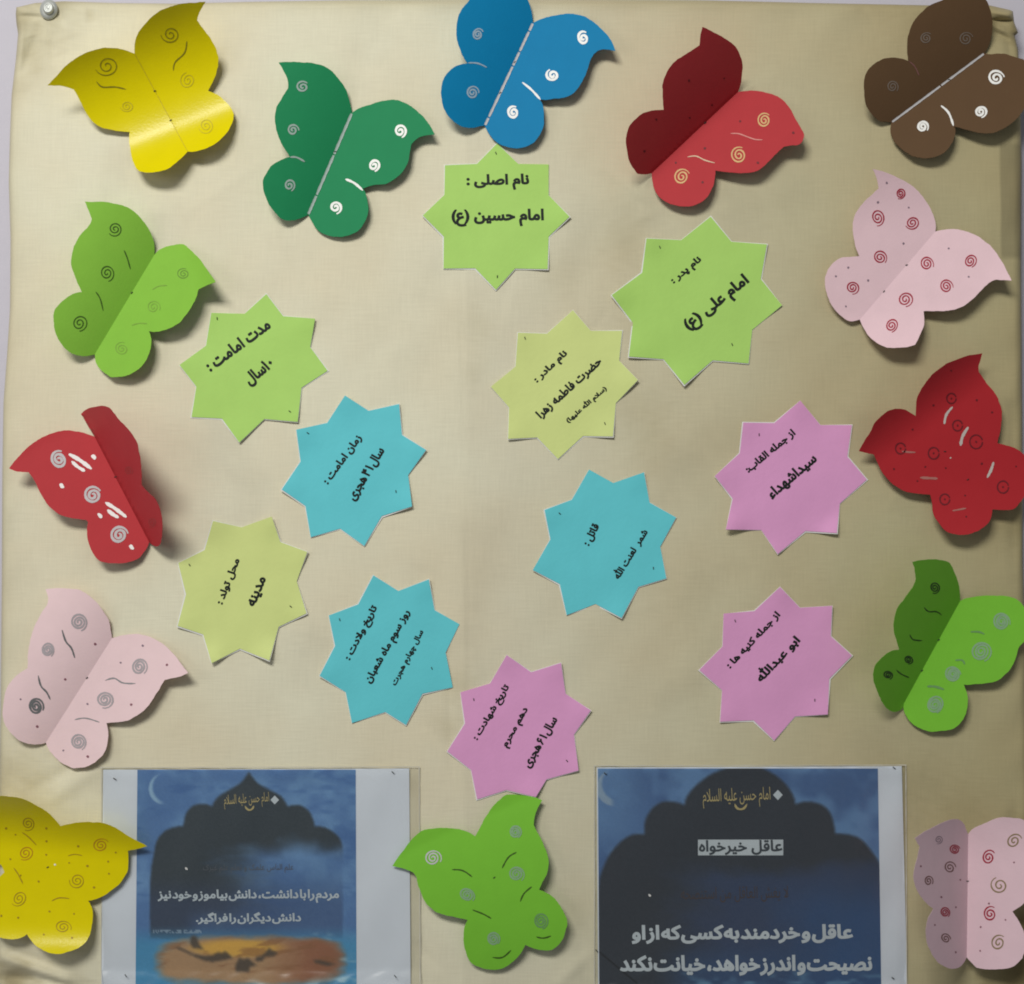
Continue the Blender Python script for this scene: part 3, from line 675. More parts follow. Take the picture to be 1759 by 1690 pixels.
butterfly('green paper butterfly with pale swirls at the bottom between the two posters', T(660, 1340, 4.829), (754, 466), (1170, 1366),
  [(700, 435), (620, 408), (520, 398), (400, 400), (310, 425), (240, 480), (170, 560), (65, 715, C), (160, 735), (235, 760), (265, 800, C), (300, 910), (340, 1010), (400, 1075), (455, 1110), (560, 1130), (695, 1160, C), (670, 1210), (660, 1290), (665, 1380), (690, 1460), (730, 1520), (800, 1555), (880, 1572), (980, 1560), (1060, 1510), (1130, 1440)],
  [(1240, 1395), (1330, 1410), (1400, 1400), (1460, 1350), (1500, 1270), (1518, 1175), (1480, 1080), (1420, 985), (1350, 935), (1282, 905, C), (1330, 820), (1360, 740), (1360, 640), (1325, 540), (1280, 450), (1240, 375, C), (1245, 300), (1265, 240), (1305, 168, C), (1240, 140), (1150, 125), (1040, 120), (980, 145), (900, 220), (830, 320), (790, 400)],
  'bright_green_card', (.20, .54, .045), dict(h0=25, sL=-.04, cL=0, sR=.04, cR=0.0, base=11, curls=[(-.2, -.98, 850, 1560, -.0006), (0, 1, 850, 1560, -.0008)]),
  sw('silver_paint', 2.6, 2.6, .3, 1, [(403, 645, 70)]) + sw('pale_green_paint', 3.1, 2.8, .3, 1, [(1087, 430, 55), (1097, 778, 66), (687, 952, 66), (905, 1318, 58)]) + sw('mid_green_paint', 3.1, 2.8, .3, 1, [(1298, 1170, 68)]) +
  [('l', 'green_ink', 2.4, [(562, 742), (650, 750), (730, 803)]), ('l', 'green_ink', 2.4, [(1098, 598), (1030, 640), (978, 730)]), ('l', 'green_ink', 2.4, [(732, 1076), (820, 1110), (888, 1148)]),
   ('l', 'green_ink', 2.4, [(1224, 883), (1160, 940), (1128, 1008)]), ('l', 'green_ink', 2.4, [(898, 1470), (980, 1470), (1052, 1410)]), ('l', 'green_ink', 2.4, [(1262, 1300), (1320, 1310), (1384, 1292)])])

butterfly('yellow paper butterfly with brown pen swirls and dots, in the bottom left corner', T(0, 1340, 4.828), (500, 382), (223, 1276),
  [(450, 320), (390, 260), (300, 210), (200, 160), (110, 140), (0, 128), (-100, 135), (-200, 170), (-330, 250, C), (-290, 400), (-200, 560), (-100, 650), (0, 700), (36, 765, C), (0, 800), (-60, 880), (-110, 1000), (-120, 1120), (-80, 1230), (-20, 1295), (60, 1318), (140, 1318), (200, 1295)],
  [(250, 1320), (300, 1375), (380, 1420), (455, 1440), (560, 1425), (680, 1375), (740, 1290), (770, 1180), (768, 1080), (745, 1020), (730, 1000, C), (820, 975), (920, 920), (1000, 850), (1050, 770), (1062, 690), (1060, 585, C), (1120, 575), (1215, 553, C), (1140, 510), (1050, 455), (950, 395), (850, 355), (740, 345), (620, 355), (540, 370)],
  'yellow_card', (.74, .63, .0), dict(h0=14, sL=.0, cL=0, sR=.0, cR=0.0, curls=[(.12, -.99, 100, 1470, .0072), (-.05, 1, 100, 1500, .0009), (0, 1, 100, 1585, .004)]),
  sw('ochre_ink', 1.5, 2.3, .3, 1, [(232, 360, 58), (157, 982, 70), (640, 833, 68), (522, 1218, 68)]) + sw('orange_ink', 1.6, 2.3, -.5, 1, [(212, 605, 66), (835, 540, 68)]) +
  [('l', 'ochre_ink', 1.8, [(183, 433), (240, 475), (302, 540)]), ('l', 'ochre_ink', 1.8, [(113, 727), (150, 780), (190, 860)]), ('l', 'ochre_ink', 1.5, [(562, 628), (620, 615), (682, 626)]), ('l', 'ochre_ink', 1.8, [(428, 1002), (490, 976), (575, 982)]),
   ('d', 'ochre_ink', 1.9, [(385, 507), (383, 618), (128, 452), (383, 400), (573, 685), (648, 548), (725, 712), (897, 675), (903, 775), (780, 890), (410, 1088), (613, 1108), (363, 1280), (597, 1307), (10, 1125), (150, 1140), (85, 655), (170, 790), (50, 400), (320, 840), (960, 600)]),
   ('d', 'white_paint', 1.8, [(455, 700)])], rough=.36, spec=.4)  # the single white dot is a painted glint

butterfly('pale pink paper butterfly with grey pencil swirls above the left poster', T(0, 980, 4.694), (903, 545), (370, 1387),
  [(895, 490), (875, 400), (830, 330), (780, 260), (700, 190), (620, 155), (500, 143), (368, 150, C), (385, 220), (380, 280, C), (340, 340), (290, 430), (255, 510), (235, 600), (225, 700), (225, 790, C), (130, 850), (60, 940), (30, 1060), (25, 1150), (40, 1240), (100, 1320), (170, 1375), (260, 1400), (330, 1400)],
  [(400, 1450), (470, 1530), (540, 1575), (600, 1592), (700, 1580), (790, 1530), (845, 1460), (870, 1370), (872, 1300), (855, 1232, C), (940, 1225), (1030, 1210), (1130, 1150), (1200, 1080), (1270, 980), (1330, 885, C), (1400, 865), (1455, 850), (1518, 825, C), (1460, 750), (1390, 660), (1310, 590), (1200, 530), (1100, 510), (1000, 520)],
  'light_pink_card', (.85, .64, .66), dict(h0=4, sL=.42, cL=-.0021, sR=.02, cR=0.0012),
  sw('pencil_faint', 3.2, 2.9, -.8, 1, [(635, 415, 72), (385, 640, 60), (1123, 775, 70), (845, 1040, 72), (632, 1382, 68)]) + sw('pencil_dark', 3.8, 2.8, -.8, 1, [(290, 1095, 70)]) +
  [('l', 'pencil_dark', 3.0, [(500, 478), (530, 570), (575, 625), (602, 704)]), ('l', 'pencil_dark', 3.0, [(308, 846), (330, 930), (375, 980), (405, 1040)]), ('l', 'pencil', 2.4, [(848, 886), (920, 868), (990, 905), (1092, 910)]), ('l', 'pencil', 2.0, [(602, 1202), (690, 1190), (802, 1223)]),
   ('d', 'rose_dot', 2.4, [(767, 592), (525, 877), (300, 1257), (1345, 760), (707, 1500), (1057, 1080)]), ('d', 'grey_ink', 1.8, [(165, 1037), (972, 742), (705, 1075), (510, 1450), (1150, 605)])])

# ---------------------------------------------------------------- stars
blk = mat('black_print', (.012, .016, .014), .6, .2, .1, 0)
whitep = mat('white_paper', (.80, .80, .78), .7, .2, .02, .1)
def star(label, T_, pts, mname, rgb, stp, lines, lift=(0, 0, 1.0), seed=0):
    pts = T_.l(pts); a = np.array(pts); c = a.mean(0)
    rnd = random.Random(seed); cor = [(pts[i], rnd.choice([.4, 1.5, 3.0, 5.0, 6.5]) * rnd.uniform(.7, 1.1)) for i in range(0, len(pts), 2)]
    ph = rnd.uniform(0, 6)
    def hf(x, y, base=1.2):
        h = base + .9 + .75 * math.sin((x + .6 * y) / 24.0 + ph) * math.cos((y - .4 * x) / 47.0 + ph)
        for (p, am) in cor:
            d2 = (x - p[0]) ** 2 + (y - p[1]) ** 2
            h += am * math.exp(-d2 / 900.0)
        for (x1, y1, k, s_) in lift if isinstance(lift, list) else []:
            h += k * math.exp(-((x - x1) ** 2 + (y - y1) ** 2) / s_ ** 2)
        return h
    oc = P(c[0], c[1], 0)
    root = empty('paper_star', oc, label, 'paper star', 'eight pointed paper stars with lettering')
    m = mat(mname, rgb, .62, .2, .045, .25, 260)
    # white sheet behind, cut a little larger and less exactly
    wb = []
    for i, p in enumerate(a):
        v = (p - c) / np.linalg.norm(p - c)
        g = rnd.uniform(0.3, 2.6) if i % 2 == 0 else rnd.uniform(.5, 2.6)
        wb.append(p + v * g + np.array([rnd.uniform(-.4, .3), .5]))
    sheet('white_backing', wb, lambda x, y: hf(x, y) - 1.1, whitep, root, oc, grid=11, thick=.0003, subdiv=7)
    sheet('coloured_sheet', list(a), hf, m, root, oc, grid=11, thick=.0003, subdiv=7)
    for ln in lines:
        s, L, Rr, H = ln[0], ln[-3], ln[-2], ln[-1]
        lettering(s, T_(L), T_(Rr), H / T_.k, hf, blk, root, oc, lift=.55, space=ln[1] if len(ln) == 5 else 1.0)
    for (x, y) in stp:
        q = T_((x, y)); staple(q[0], q[1], rnd.uniform(.6, 1.7), hf, root, oc, 4.5)
    return root
GRN = (.43, .70, .165); LIM = (.66, .75, .28); CYA = (.135, .62, .69); PNK = (.76, .36, .63)

star('green paper star hanging just under the blue butterfly, with level black Persian lettering', T(700, 0, 3.3125),
  [(510, 815), (630, 932), (803, 935), (803, 1110), (922, 1232), (803, 1345), (797, 1530), (612, 1527), (503, 1648), (385, 1525), (205, 1527), (207, 1345), (87, 1225), (210, 1108), (213, 940), (395, 932)],
  'green_print_paper', GRN, [(503, 870), (511, 1573)], [('نام اصلی :', (335, 1038), (692, 1032), 92), ('امام حسین (ع)', (250, 1240), (776, 1236), 100)], seed=1)
star('green paper star under the red butterfly with gold swirls', T(1040, 360, 5.4531),
  [(985, 65), (1180, 300), (1512, 325), (1455, 650), (1655, 895), (1375, 1125), (1340, 1440), (1005, 1410), (740, 1640), (545, 1400), (220, 1375), (258, 1060), (60, 800), (345, 590), (385, 270), (710, 285)],
  'green_print_paper', GRN, [(510, 350), (1187, 1262)], [('نام پدر :', (628, 682), (893, 462), 95), ('امام علی (ع)', (760, 1110), (1335, 655), 165)], seed=2)
star('pale lime paper star in the middle with three lines of lettering', T(830, 520, 6.0357),
  [(930, 75), (1115, 290), (1440, 290), (1410, 600), (1605, 800), (1375, 1040), (1345, 1385), (1035, 1380), (775, 1620), (560, 1395), (258, 1410), (268, 1085), (80, 870), (335, 660), (360, 310), (660, 320)],
  'lime_print_paper', LIM, [(433, 365), (1262, 1250)], [('نام مادر :', (545, 818), (865, 518), 105), ('حضرت فاطمه زهرا', (575, 1180), (1215, 595), 120), ('(سلام الله علیها)', (868, 1232), (1272, 880), 88)], seed=3)
star('green paper star at the left, tip beside the light green butterfly', T(300, 490, 6.0357),
  [(950, 90), (1125, 320), (1455, 345), (1405, 640), (1585, 885), (1315, 1060), (1275, 1415), (930, 1385), (670, 1630), (490, 1380), (175, 1365), (225, 1050), (50, 825), (325, 625), (380, 285), (725, 295)],
  'green_print_paper', GRN, [(440, 343), (1193, 1307)], [('مدت امامت :', (335, 850), (970, 385), 130), ('۰ ۱سال', .45, (748, 1005), (1010, 795), 165)], seed=4)
star('cyan paper star left of centre, below and right of the left green star', T(470, 670, 6.0357),
  [(740, 55), (985, 215), (1300, 145), (1330, 465), (1580, 620), (1395, 880), (1435, 1205), (1120, 1305), (940, 1615), (690, 1435), (385, 1525), (330, 1200), (85, 1030), (280, 740), (235, 410), (555, 340)],
  'cyan_print_paper', CYA, [(355, 445), (1268, 1050)], [('زمان امامت :', (540, 965), (895, 480), 105), ('سال ۱ ۴ هجری', .55, (805, 1135), (1125, 608), 130)], seed=5)
star('pale lime paper star at the left beside the red butterfly with white dabs', T(290, 880, 6.2593),
  [(1105, 45), (1200, 320), (1488, 425), (1375, 740), (1480, 1085), (1180, 1230), (1080, 1592), (765, 1465), (460, 1622), (370, 1312), (95, 1220), (185, 880), (100, 545), (385, 405), (475, 92), (780, 160)],
  'lime_print_paper', LIM, [(222, 565), (1310, 1012)], [('محل تولد :', (548, 985), (738, 500), 105), ('مدینه', (893, 1010), (1022, 700), 115)], seed=6,
  lift=[(305, 1075, 5, 25), (365, 1138, 6, 22), (463, 1134, 6, 24), (525, 1055, 4, 22)])
star('cyan paper star lower left of centre with three lines of lettering', T(540, 980, 6.0346),
  [(612, 50), (870, 212), (1185, 92), (1245, 410), (1503, 555), (1360, 850), (1435, 1210), (1120, 1275), (950, 1600), (735, 1465), (390, 1580), (325, 1260), (55, 1090), (215, 780), (150, 465), (455, 350)],
  'cyan_print_paper', CYA, [(262, 508), (1217, 1012)], [('تاریخ ولادت :', (350, 925), (638, 372), 108), ('روز سوم ماه شعبان', (560, 1165), (975, 420), 118), ('سال چهارم هجرت', (828, 1190), (1120, 625), 88)], seed=7)
star('cyan paper star right of centre below the pale lime star', T(900, 800, 6.2593),
  [(700, 40), (960, 185), (1290, 70), (1350, 395), (1635, 555), (1465, 870), (1530, 1210), (1230, 1300), (1050, 1635), (770, 1485), (460, 1605), (385, 1270), (95, 1120), (285, 790), (222, 475), (515, 365)],
  'cyan_print_paper', CYA, [(385, 513), (1392, 1100)], [('قاتل :', (672, 852), (788, 632), 110), ('شمر  لعنت الله', (985, 1205), (1302, 690), 126)], seed=8)
star('upper pink paper star at the right with a lifted lower corner', T(1210, 670, 5.8276),
  [(960, 105), (1160, 350), (1475, 350), (1430, 665), (1625, 895), (1355, 1135), (1325, 1430), (1010, 1410), (735, 1640), (570, 1400), (215, 1395), (285, 1085), (105, 860), (355, 630), (390, 325), (700, 330)],
  'pink_print_paper', PNK, [(548, 445)], [('از جمله القاب:', (425, 810), (900, 420), 98), ('سیداشهداء', (650, 1065), (1110, 672), 135)], seed=9,
  lift=[(1252, 912, 7, 24), (1436, 915, 3, 18), (1425, 888, -2.2, 14), (1335, 950, 3, 20)])
star('lower pink paper star at the right beside the bright green butterfly', T(1190, 1000, 6.0345),
  [(905, 50), (1110, 265), (1445, 245), (1430, 560), (1650, 760), (1415, 1000), (1400, 1370), (1060, 1390), (845, 1640), (630, 1430), (285, 1445), (305, 1120), (70, 910), (310, 665), (320, 325), (640, 300)],
  'pink_print_paper', PNK, [(440, 400), (1265, 1222)], [('از جمله کنیه ها :', (368, 880), (892, 325), 98), ('ابو عبدالله', (672, 1010), (1085, 575), 150)], seed=10)
star('pink paper star at the bottom middle touching the green butterfly', T(755, 1110, 6.2593),
  [(722, 95), (985, 280), (1305, 180), (1355, 510), (1625, 690), (1445, 950), (1495, 1335), (1150, 1430), (1035, 1620), (720, 1545), (405, 1645), (340, 1330), (85, 1130), (275, 830), (225, 495), (545, 400)],
  'pink_print_paper', PNK, [(368, 572), (1370, 1232)], [('تاریخ شهادت :', (390, 1005), (738, 425), 105), ('دهم محرم', (712, 1090), (945, 672), 92), ('سال ۱ ۶ هجری', .55, (935, 1298), (1245, 770), 125)], seed=11)

# ---------------------------------------------------------------- posters in clear sleeves
vc = bpy.data.materials.new('printed_picture'); vc.use_nodes = True
b = vc.node_tree.nodes['Principled BSDF']; at = vc.node_tree.nodes.new('ShaderNodeVertexColor'); at.layer_name = 'ink'
vc.node_tree.links.new(at.outputs[0], b.inputs['Base Color']); b.inputs['Roughness'].default_value = .5; b.inputs['Specular IOR Level'].default_value = .3

rng = np.random.default_rng(3)
def vnoise(x, y, s, seed=0):
    r = np.random.default_rng(seed); g = r.random((64, 64))
    xx, yy = x / s, y / s; xi, yi = np.floor(xx).astype(int), np.floor(yy).astype(int); fx, fy = xx - xi, yy - yi
    fx = fx * fx * (3 - 2 * fx); fy = fy * fy * (3 - 2 * fy)
    G = lambda a, c: g[a % 64, c % 64]
    return (G(xi, yi) * (1 - fx) + G(xi + 1, yi) * fx) * (1 - fy) + (G(xi, yi + 1) * (1 - fx) + G(xi + 1, yi + 1) * fx) * fy
def fbm(x, y, s, seed=0): return .5 * vnoise(x, y, s, seed) + .3 * vnoise(x, y, s / 2.1, seed + 1) + .2 * vnoise(x, y, s / 4.3, seed + 2)
def sstep(a, b_, x): t = np.clip((x - a) / (b_ - a), 0, 1); return t * t * (3 - 2 * t)
def inpoly(x, y, poly):
    r = np.zeros(x.shape, bool); n = len(poly)
    for i in range(n):
        (x1, y1), (x2, y2) = poly[i], poly[(i + 1) % n]
        c = (y1 > y) != (y2 > y)
        with np.errstate(divide='ignore', invalid='ignore'):
            r ^= c & (x < (x2 - x1) * (y - y1) / (y2 - y1) + x1)
    return r
def softpoly(x, y, poly, s):
    acc = 0
    offs = [(0, 0), (s, 0), (-s, 0), (0, s), (0, -s), (.7 * s, .7 * s), (-.7 * s, .7 * s), (.7 * s, -.7 * s), (-.7 * s, -.7 * s)]
    for dx, dy in offs: acc = acc + inpoly(x + dx, y + dy, poly)
    return acc / len(offs)
def blend(c, col, a): return c * (1 - a[..., None]) + np.array(col, float) * a[..., None]
def smoothpoly(pts): return [tuple(p) for p in spline(pts, True, 6)]

DOME1 = smoothpoly([(795, 78, 1), (770, 115), (740, 145), (690, 175), (640, 205), (612, 235), (600, 262, 1), (560, 250), (500, 258), (462, 300), (447, 366, 1), (390, 375), (340, 400), (305, 450), (290, 520), (276, 600), (272, 700), (272, 960, 1), (1290, 960, 1), (1292, 560), (1290, 480), (1280, 440), (1250, 405), (1200, 375), (1142, 366, 1), (1135, 330), (1110, 285), (1060, 255), (1000, 262, 1), (985, 235), (960, 205), (900, 172), (850, 145), (820, 115)])
def pic1(px, py):
    x = (px - 170) * 3.086; y = (py - 1300) * 3.086
    n = fbm(x, y, 170, 5); n2 = fbm(x * .6, y * 1.6, 90, 9)
    c = np.zeros(x.shape + (3,)) + np.array([72, 102, 142.])
    c = blend(c, (92, 124, 158), sstep(.35, .75, n) * .8)
    c = blend(c, (58, 88, 132), sstep(.5, .8, n2) * .6)
    moon = np.hypot(x - 345, y - 165) < 84
    mo = sstep(86, 80, np.hypot(x - 347, y - 170)) * sstep(74, 90, np.hypot(x - 366, y - 160)) * sstep(360, 300, x)
    c = blend(c, (128, 156, 176), mo * .8)
    dome = softpoly(x, y, DOME1, 7)
    fade = 1 - sstep(430, 560, y + 130 * (n - .5)) * sstep(520, 1000, x + 220 * (n2 - .5) - .25 * (y - 480))
    fade = fade * (1 - .75 * sstep(780, 900, y) * sstep(420, 560, x)) 
    c = blend(c, (50, 58, 64), dome * np.clip(fade, 0, 1))
    c = blend(c, (54, 66, 92), dome * sstep(600, 800, y) * .55)
    c = blend(c, (66, 92, 128), dome * sstep(470, 700, y) * sstep(650, 1100, x) * .35)
    low = sstep(880, 1010, y)
    c = blend(c, (62, 122, 156), low * .85)
    c = blend(c, (140, 168, 178), low * sstep(.55, .8, n2) * sstep(1000, 1150, x) * .8)
    e = np.clip(np.abs((x - 812) / 505) ** 5 + np.abs((y - 1082) / 132) ** 3, 0, 9)
    sun = sstep(1.25, .35, e + .7 * (n2 - .5) + .4 * (n - .5)) * .93
    c = blend(c, (146, 114, 82), sun)
    c = blend(c, (176, 140, 66), sun * sstep(1.1, .2, ((x - 740) / 290) ** 2 + ((y - 1015) / 55) ** 2))
    c = blend(c, (116, 76, 58), sun * sstep(850, 1150, x + 120 * (n - .5)) * .85)
    c = blend(c, (112, 80, 56), sun * sstep(.5, .7, fbm(x * .5 + y, y * 1.5, 60, 21)) * .6)
    for poly in ([(485, 955), (500, 945), (520, 955), (530, 990), (556, 1020), (500, 1015), (483, 990)],
                 [(405, 1012), (425, 1008), (500, 1044), (560, 1056), (600, 1052), (632, 1034), (650, 1040), (672, 1030), (710, 1066), (670, 1076), (600, 1088), (550, 1078), (470, 1042)],
                 [(722, 1140), (725, 1100), (745, 1062), (765, 1075), (790, 1066), (838, 1108), (800, 1112), (795, 1142)],
                 [(826, 1080), (838, 1058), (858, 1056), (880, 1040), (903, 1010), (918, 1028), (950, 1036), (930, 1056), (882, 1058), (866, 1082), (840, 1086)], [(1130, 1075), (1180, 1080), (1260, 1100), (1210, 1108), (1150, 1092)]):
        c = blend(c, (66, 60, 54), softpoly(x, y, poly, 8) * .88)
    # faded small print, too soft to read
    m = (np.abs(y - 925) < 10) & (x > 285) & (x < 540)
    c = blend(c, (118, 136, 152), (m & (vnoise(x, y, 7, 33) > .52)) * .75)
    return c + (rng.random(x.shape)[..., None] - .5) * 5
DOME2 = smoothpoly([(760, 80, 1), (700, 102), (640, 130), (570, 185), (525, 240), (511, 287, 1), (470, 272), (400, 268), (340, 305), (305, 365), (298, 440, 1), (240, 442), (180, 475), (120, 540), (80, 620), (58, 700), (52, 900), (52, 1300, 1), (1560, 1300, 1), (1560, 700), (1545, 600), (1510, 540), (1450, 470), (1380, 442), (1312, 438, 1), (1290, 340), (1240, 285), (1160, 268), (1100, 282, 1), (1090, 240), (1060, 190), (1010, 140), (960, 108), (900, 80, 1)])
def pic2(px, py):
    x = (px - 1010) * 3.086; y = (py - 1290) * 3.086
    n = fbm(x, y, 190, 15); n2 = fbm(x * .6, y * 1.5, 110, 19)
    c = np.zeros(x.shape + (3,)) + np.array([62, 86, 122.])
    c = blend(c, (86, 116, 150), sstep(.4, .75, n) * .8)
    c = blend(c, (92, 124, 158), sstep(420, 120, x) * sstep(600, 380, y) * .5)
    mo = sstep(100, 92, np.hypot(x - 140, y - 195)) * sstep(82, 98, np.hypot(x - 164, y - 172)) * sstep(150, 110, x)
    c = blend(c, (120, 136, 150), mo * .8)
    dome = softpoly(x, y, DOME2, 8)
    c = blend(c, (48, 53, 60), dome)
    cl_ = sstep(560, 700, y + 140 * (n - .5)) * sstep(300, 800, x + 200 * (n2 - .5))
    c = blend(c, (50, 62, 86), dome * cl_ * .9)
    c = blend(c, (46, 72, 108), dome * sstep(620, 900, y) * sstep(850, 1350, x + 220 * (n - .5)) * .8)
    c = blend(c, (48, 72, 106), dome * sstep(980, 1180, y) * sstep(300, 600, x) * .6)
    c = blend(c, (92, 128, 150), sstep(1130, 1220, y) * sstep(.45, .7, n2) * sstep(200, 400, x) * .7)
    # crease across the lower left corner
    d = ((x - 60) * .64 - (y - 1065) * .77)
    c = blend(c, (30, 32, 34), np.exp(-(d / 4.0) ** 2) * (y > 1050) * (x < 260) * .9)
    return c + (rng.random(x.shape)[..., None] - .5) * 4

def picture(name, x0, x1, y0, y1, fn, hf, parent, oc, E, shear=0.0, xr=0.0, step=2.0):
    """a printed picture laid on its paper: each point of print has its own ink colour. corners may lean"""
    nx, ny = int((x1 - x0) / step), int((y1 - y0) / step)
    gx, gy = np.meshgrid(np.linspace(0, 1, nx + 1), np.linspace(0, 1, ny + 1))
    Y = y0 + gy * (y1 - y0); X = x0 + shear * gy + gx * (x1 - x0 + (xr - shear) * gy)
    vs = [P(a, b_, hf(a, b_) + .45) for a, b_ in zip(X.ravel(), Y.ravel())]
    fs = []
    for j in range(ny):
        for i in range(nx):
            a = j * (nx + 1) + i; fs.append([a, a + nx + 1, a + nx + 2, a + 1])
    o = make(name, vs, fs, vc, parent, oc)
    c = np.clip((fn(X, Y) - 8) * 1.03 + 4, 4, 255) / 255; c = np.where(c <= .04045, c / 12.92, ((c + .055) / 1.055) ** 2.4) / E
    rgba = np.ones((c.shape[0] * c.shape[1], 4)); rgba[:, :3] = np.clip(c.reshape(-1, 3), 0, .9)
    ca = o.data.color_attributes.new('ink', 'FLOAT_COLOR', 'POINT'); ca.data.foreach_set('color', rgba.ravel())
    return o

sl = bpy.data.materials.new('clear_plastic'); sl.use_nodes = True
n_ = sl.node_tree; n_.nodes.remove(n_.nodes['Principled BSDF']); out = n_.nodes['Material Output']
tr = n_.nodes.new('ShaderNodeBsdfTransparent'); tr.inputs[0].default_value = (.985, .985, .98, 1)
gl = n_.nodes.new('ShaderNodeBsdfGlossy'); gl.inputs['Roughness'].default_value = .27
lw0 = n_.nodes.new('ShaderNodeLayerWeight'); lw0.inputs[0].default_value = .5
lw = n_.nodes.new('ShaderNodeMapRange'); lw.inputs[1].default_value = 0; lw.inputs[2].default_value = 1; lw.inputs[3].default_value = .022; lw.inputs[4].default_value = .30
n_.links.new(lw0.outputs['Facing'], lw.inputs[0])
mx = n_.nodes.new('ShaderNodeMixShader'); n_.links.new(lw.outputs[0], mx.inputs[0]); n_.links.new(tr.outputs[0], mx.inputs[1]); n_.links.new(gl.outputs[0], mx.inputs[2])
n_.links.new(mx.outputs[0], out.inputs[0])

def poster(label, paper, print_, fn, E, sleeve, stp, letters, seed, shear, xr, crump):
    rnd = random.Random(seed); ph = rnd.uniform(0, 6)
    x0, y0, x1, y1 = paper
    def hf(x, y):
        return 3.2 + .9 * math.sin(x / 70.0 + ph) * math.sin(y / 55.0 + ph) + .5 * math.sin((x + y) / 31.0) + 1.5 * math.exp(-((y - y0) / 18.0) ** 2) * (math.sin(x / 60.0) + 1) * .5
    oc = P((x0 + x1) / 2, (y0 + 1690) / 2, 0)
    root = empty('poster', oc, label, 'poster', 'printed posters in clear sleeves')
    wm = mat('poster_paper', (.74, .80, .88), .6, .3, .03, .08, 300)
    pl = [np.array(p, float) for p in ((x0, y0), (x1, y0 - 2), (x1 + xr, y1), (x0 + shear, y1))]
    sheet('paper', pl, hf, wm, root, oc, grid=10, thick=.0003, subdiv=8)
    a0, b0, a1, b1 = print_
    picture('picture', a0, a1, b0, b1, fn, hf, root, oc, E, shear, xr * .6)
    for kw in letters: lettering(parent=root, origin=oc, hf=hf, **kw)
    s0, t0, s1, t1 = sleeve
    def hs(x, y):
        e = min(x - s0, s1 - x, y - t0)
        h = hf(x, y) + 2.0 * min(1, max(.15, e / 14)) + .5 * math.sin(x / 11.0 + y / 37.0 + ph)
        t = float(sstep(crump, crump + 12, y))
        if t > 0: h += t * (.5 * math.sin(x / 23.0 + 1.7 * math.sin(x / 13.0) + y / 9.0) + .45 * math.sin(x / 9.3 + 2.2 * math.sin(y / 6.0 + x / 40.0)) + .23 * (y - crump))
        return float(h)
    pl = [np.array(p, float) for p in ((s0, t0 + 1), (s1, t0), (s1 + 3, t1), (s0, t1))]
    o = sheet('plastic_sleeve', pl, hs, sl, root, oc, grid=5, thick=.0002, subdiv=5)
    # welded rim of the sleeve
    rim = mat('plastic_rim', (.62, .60, .52), .3, .5, .05, 0)
    for pp in ([(s1 - 1, t0 + 1), (s1 + 1, t1)], [(s0 + 1, t0 + 1), (s0 + 1, t1)], [(s0, t0 + 1), (s1, t0)]):
        ribbon('sleeve_rim', spline([(p[0], p[1]) for p in pp], False, 8), 1.3, hs, rim, root, oc, lift=.6, taper=1, wob=.25)
    for (x, y, a) in stp: staple(x, y, a, lambda p, q: hs(p, q) + .3, root, oc, 6)
    return root, hf
gw = mat('pale_print', (.52, .60, .66), .5, .3, .08, 0); gold = mat('gold_print', (.50, .42, .20), .5, .3, .1, 0); dk = mat('dark_print', (.06, .075, .09), .5, .3, .05, 0)
gh = mat('ghost_print', (.11, .125, .15), .5, .3, .05, 0); gb = mat('ghost_brown_print', (.075, .06, .062), .5, .3, .05, 0); gy2 = mat('pale_print_light', (.56, .63, .68), .5, .3, .05, 0)
def LT(T_, s, L, Rr, H, m, bold=.02, lift=1.0, **k): return dict(s=s, L=T_(L), Rr=T_(Rr), H=H / T_.k, m=m, bold=bold, lift=lift, **k)
Ta, Tb = T(220, 1310, 4.188), T(220, 1480, 4.188)
Tc, Td = T(1020, 1300, 3.2574), T(1020, 1480, 3.2574)
p1, hf1 = poster('poster of a dark domed arch under a crescent moon with orange sunset below', (177, 1322, 703, 1790), (236, 1322, 611, 1788), pic1, .58,
  (173, 1317, 721, 1792), [(197, 1338, .6), (675, 1327, .8), (216, 1676, 1.0), (679, 1677, .9)],
  [LT(Tb, 'مردم را با دانشت، دانش بیاموز و خود نیز', (212, 250), (1518, 247), 98, gw, .036, space=.25), LT(Tb, 'دانش دیگران را فراگیر.', (488, 408), (1245, 404), 88, gw, .036, space=.25),
   LT(Ta, 'امام حسن علیه السلام', (690, 285), (1015, 262), 105, gold, .0), LT(Tb, 'علم الناس علمک و تعلم علم غیرک', (540, 52), (1190, 48), 66, gh, .0)], 1, -4, 3, 1662)
p2, hf2 = poster('dark blue poster with big white lettering and a boxed white headline', (1025, 1318, 1549, 1790), (1027, 1320, 1508, 1788), pic2, .58,
  (1020, 1314, 1557, 1792), [(1040, 1329, .7), (1536, 1319, .7), (1534, 1680, .6), (1025, 1633, .9)],
  [LT(Td, 'عاقل و خردمند به کسی که از او', (212, 408), (1452, 402), 108, gy2, .044, space=.25), LT(Td, 'نصیحت و اندرز خواهد، خیانت نکند', (145, 582), (1558, 578), 118, gy2, .044, space=.2),
   LT(Tc, 'امام حسن علیه السلام', (610, 235), (988, 222), 110, gold, .0), LT(Td, 'لا یغش العاقل من استنصحه', (488, 188), (1088, 178), 88, gb, .0)], 2, 3, 12, 1682)
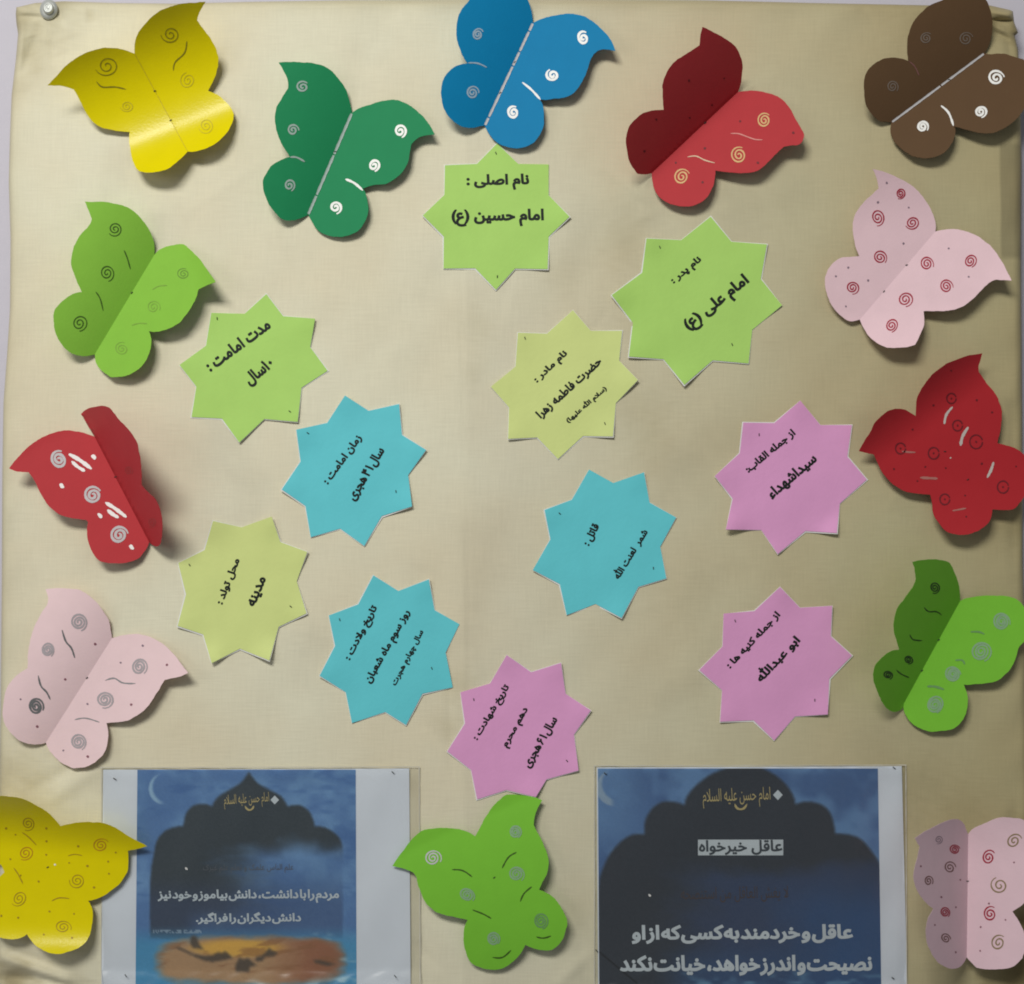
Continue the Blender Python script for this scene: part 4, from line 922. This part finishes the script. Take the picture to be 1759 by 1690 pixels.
# white diamonds, headline box, gold bowl of the final letter
def flat(T_, pts, m, root, hf, name, lift=.8):
    q = T_.l(pts); vs = [P(a, b_, hf(a, b_) + lift) for a, b_ in q]
    return make(name, vs, [list(range(len(vs)))[::-1]], m, root, root.location.copy(), smooth=False)
flat(Ta, [(1055, 236), (1086, 268), (1055, 300), (1024, 268)], gy2, p1, hf1, 'diamond_mark')
flat(Tc, [(1030, 184), (1057, 213), (1030, 242), (1003, 213)], gy2, p2, hf2, 'diamond_mark')
xs = np.linspace(583, 1060, 24)
vs = [P(*(Tc((x, y))), hf2(*Tc((x, y))) + .8) for y in (463, 507, 551) for x in xs]
make('headline_box', vs, [[r * 24 + i, (r + 1) * 24 + i, (r + 1) * 24 + i + 1, r * 24 + i + 1] for r in range(2) for i in range(23)], gy2, p2, p2.location.copy(), smooth=False)
lettering('عاقل خیرخواه', Tc((588, 508)), Tc((1056, 506)), 84 / Tc.k, hf2, dk, p2, p2.location.copy(), bold=.03, lift=1.3)
bowl = [Tc(p) for p in ((788, 262), (800, 285), (820, 293), (842, 286), (858, 262))]
ribbon('gold_bowl', spline(bowl, False, 2), 3.6, hf2, gold, p2, p2.location.copy(), lift=1.2, taper=.2)
bowl = [Ta(p) for p in ((840, 310), (855, 332), (875, 341), (895, 330), (905, 308))]
ribbon('gold_bowl', spline(bowl, False, 2), 3.0, hf1, gold, p1, p1.location.copy(), lift=1.2, taper=.2)
pinw = mat('pin_hole_highlight', (.8, .8, .8), .3, .5, 0, 0)
for (x, y, r_, hf_) in ((320, 1492, p1, hf1), (1116, 1538, p2, hf2)):  # pin holes, their highlights painted as white discs
    disc('pin_hole_highlight_disc', x, y, 1.9, hf_, pinw, r_, r_.location.copy(), 1.5, .8, lift=1.0)

# ---------------------------------------------------------------- thumb tack in the cloth's corner
tk = empty('thumb_tack', P(83, 14, 0), 'round silver screw head pin in the top left corner of the cloth', 'pin')
def lathe(name, prof, cx, cy, m, par, oc, n=28, tilt=0.35):
    vs = []; fs = []
    for r, h in prof:
        for i in range(n):
            a = 2 * math.pi * i / n
            vs.append(P(cx + r * math.cos(a) - h * .12, cy + r * math.sin(a) * 1.12 - h * .35, h))
    for k in range(len(prof) - 1):
        for i in range(n):
            a = k * n + i; b_ = k * n + (i + 1) % n
            fs.append([a, b_, b_ + n, a + n])
    fs.append([k for k in range((len(prof) - 1) * n, len(prof) * n)])
    return make(name, vs, fs, m, par, oc)
stl = mat('brushed_steel', (.52, .54, .51), .45, .4, .12, .2, 400, metallic=.45)
oc = tk.location.copy()
lathe('washer', [(15, -1), (15.5, 2), (14.5, 4), (11, 6), (10, 6.5)], 84, 17, stl, tk, oc)
lathe('screw_head', [(9.5, 4), (9.5, 9), (8, 12), (5.5, 13.2), (5.2, 12.2), (3, 13.5), (1, 14)], 84, 17, stl, tk, oc)
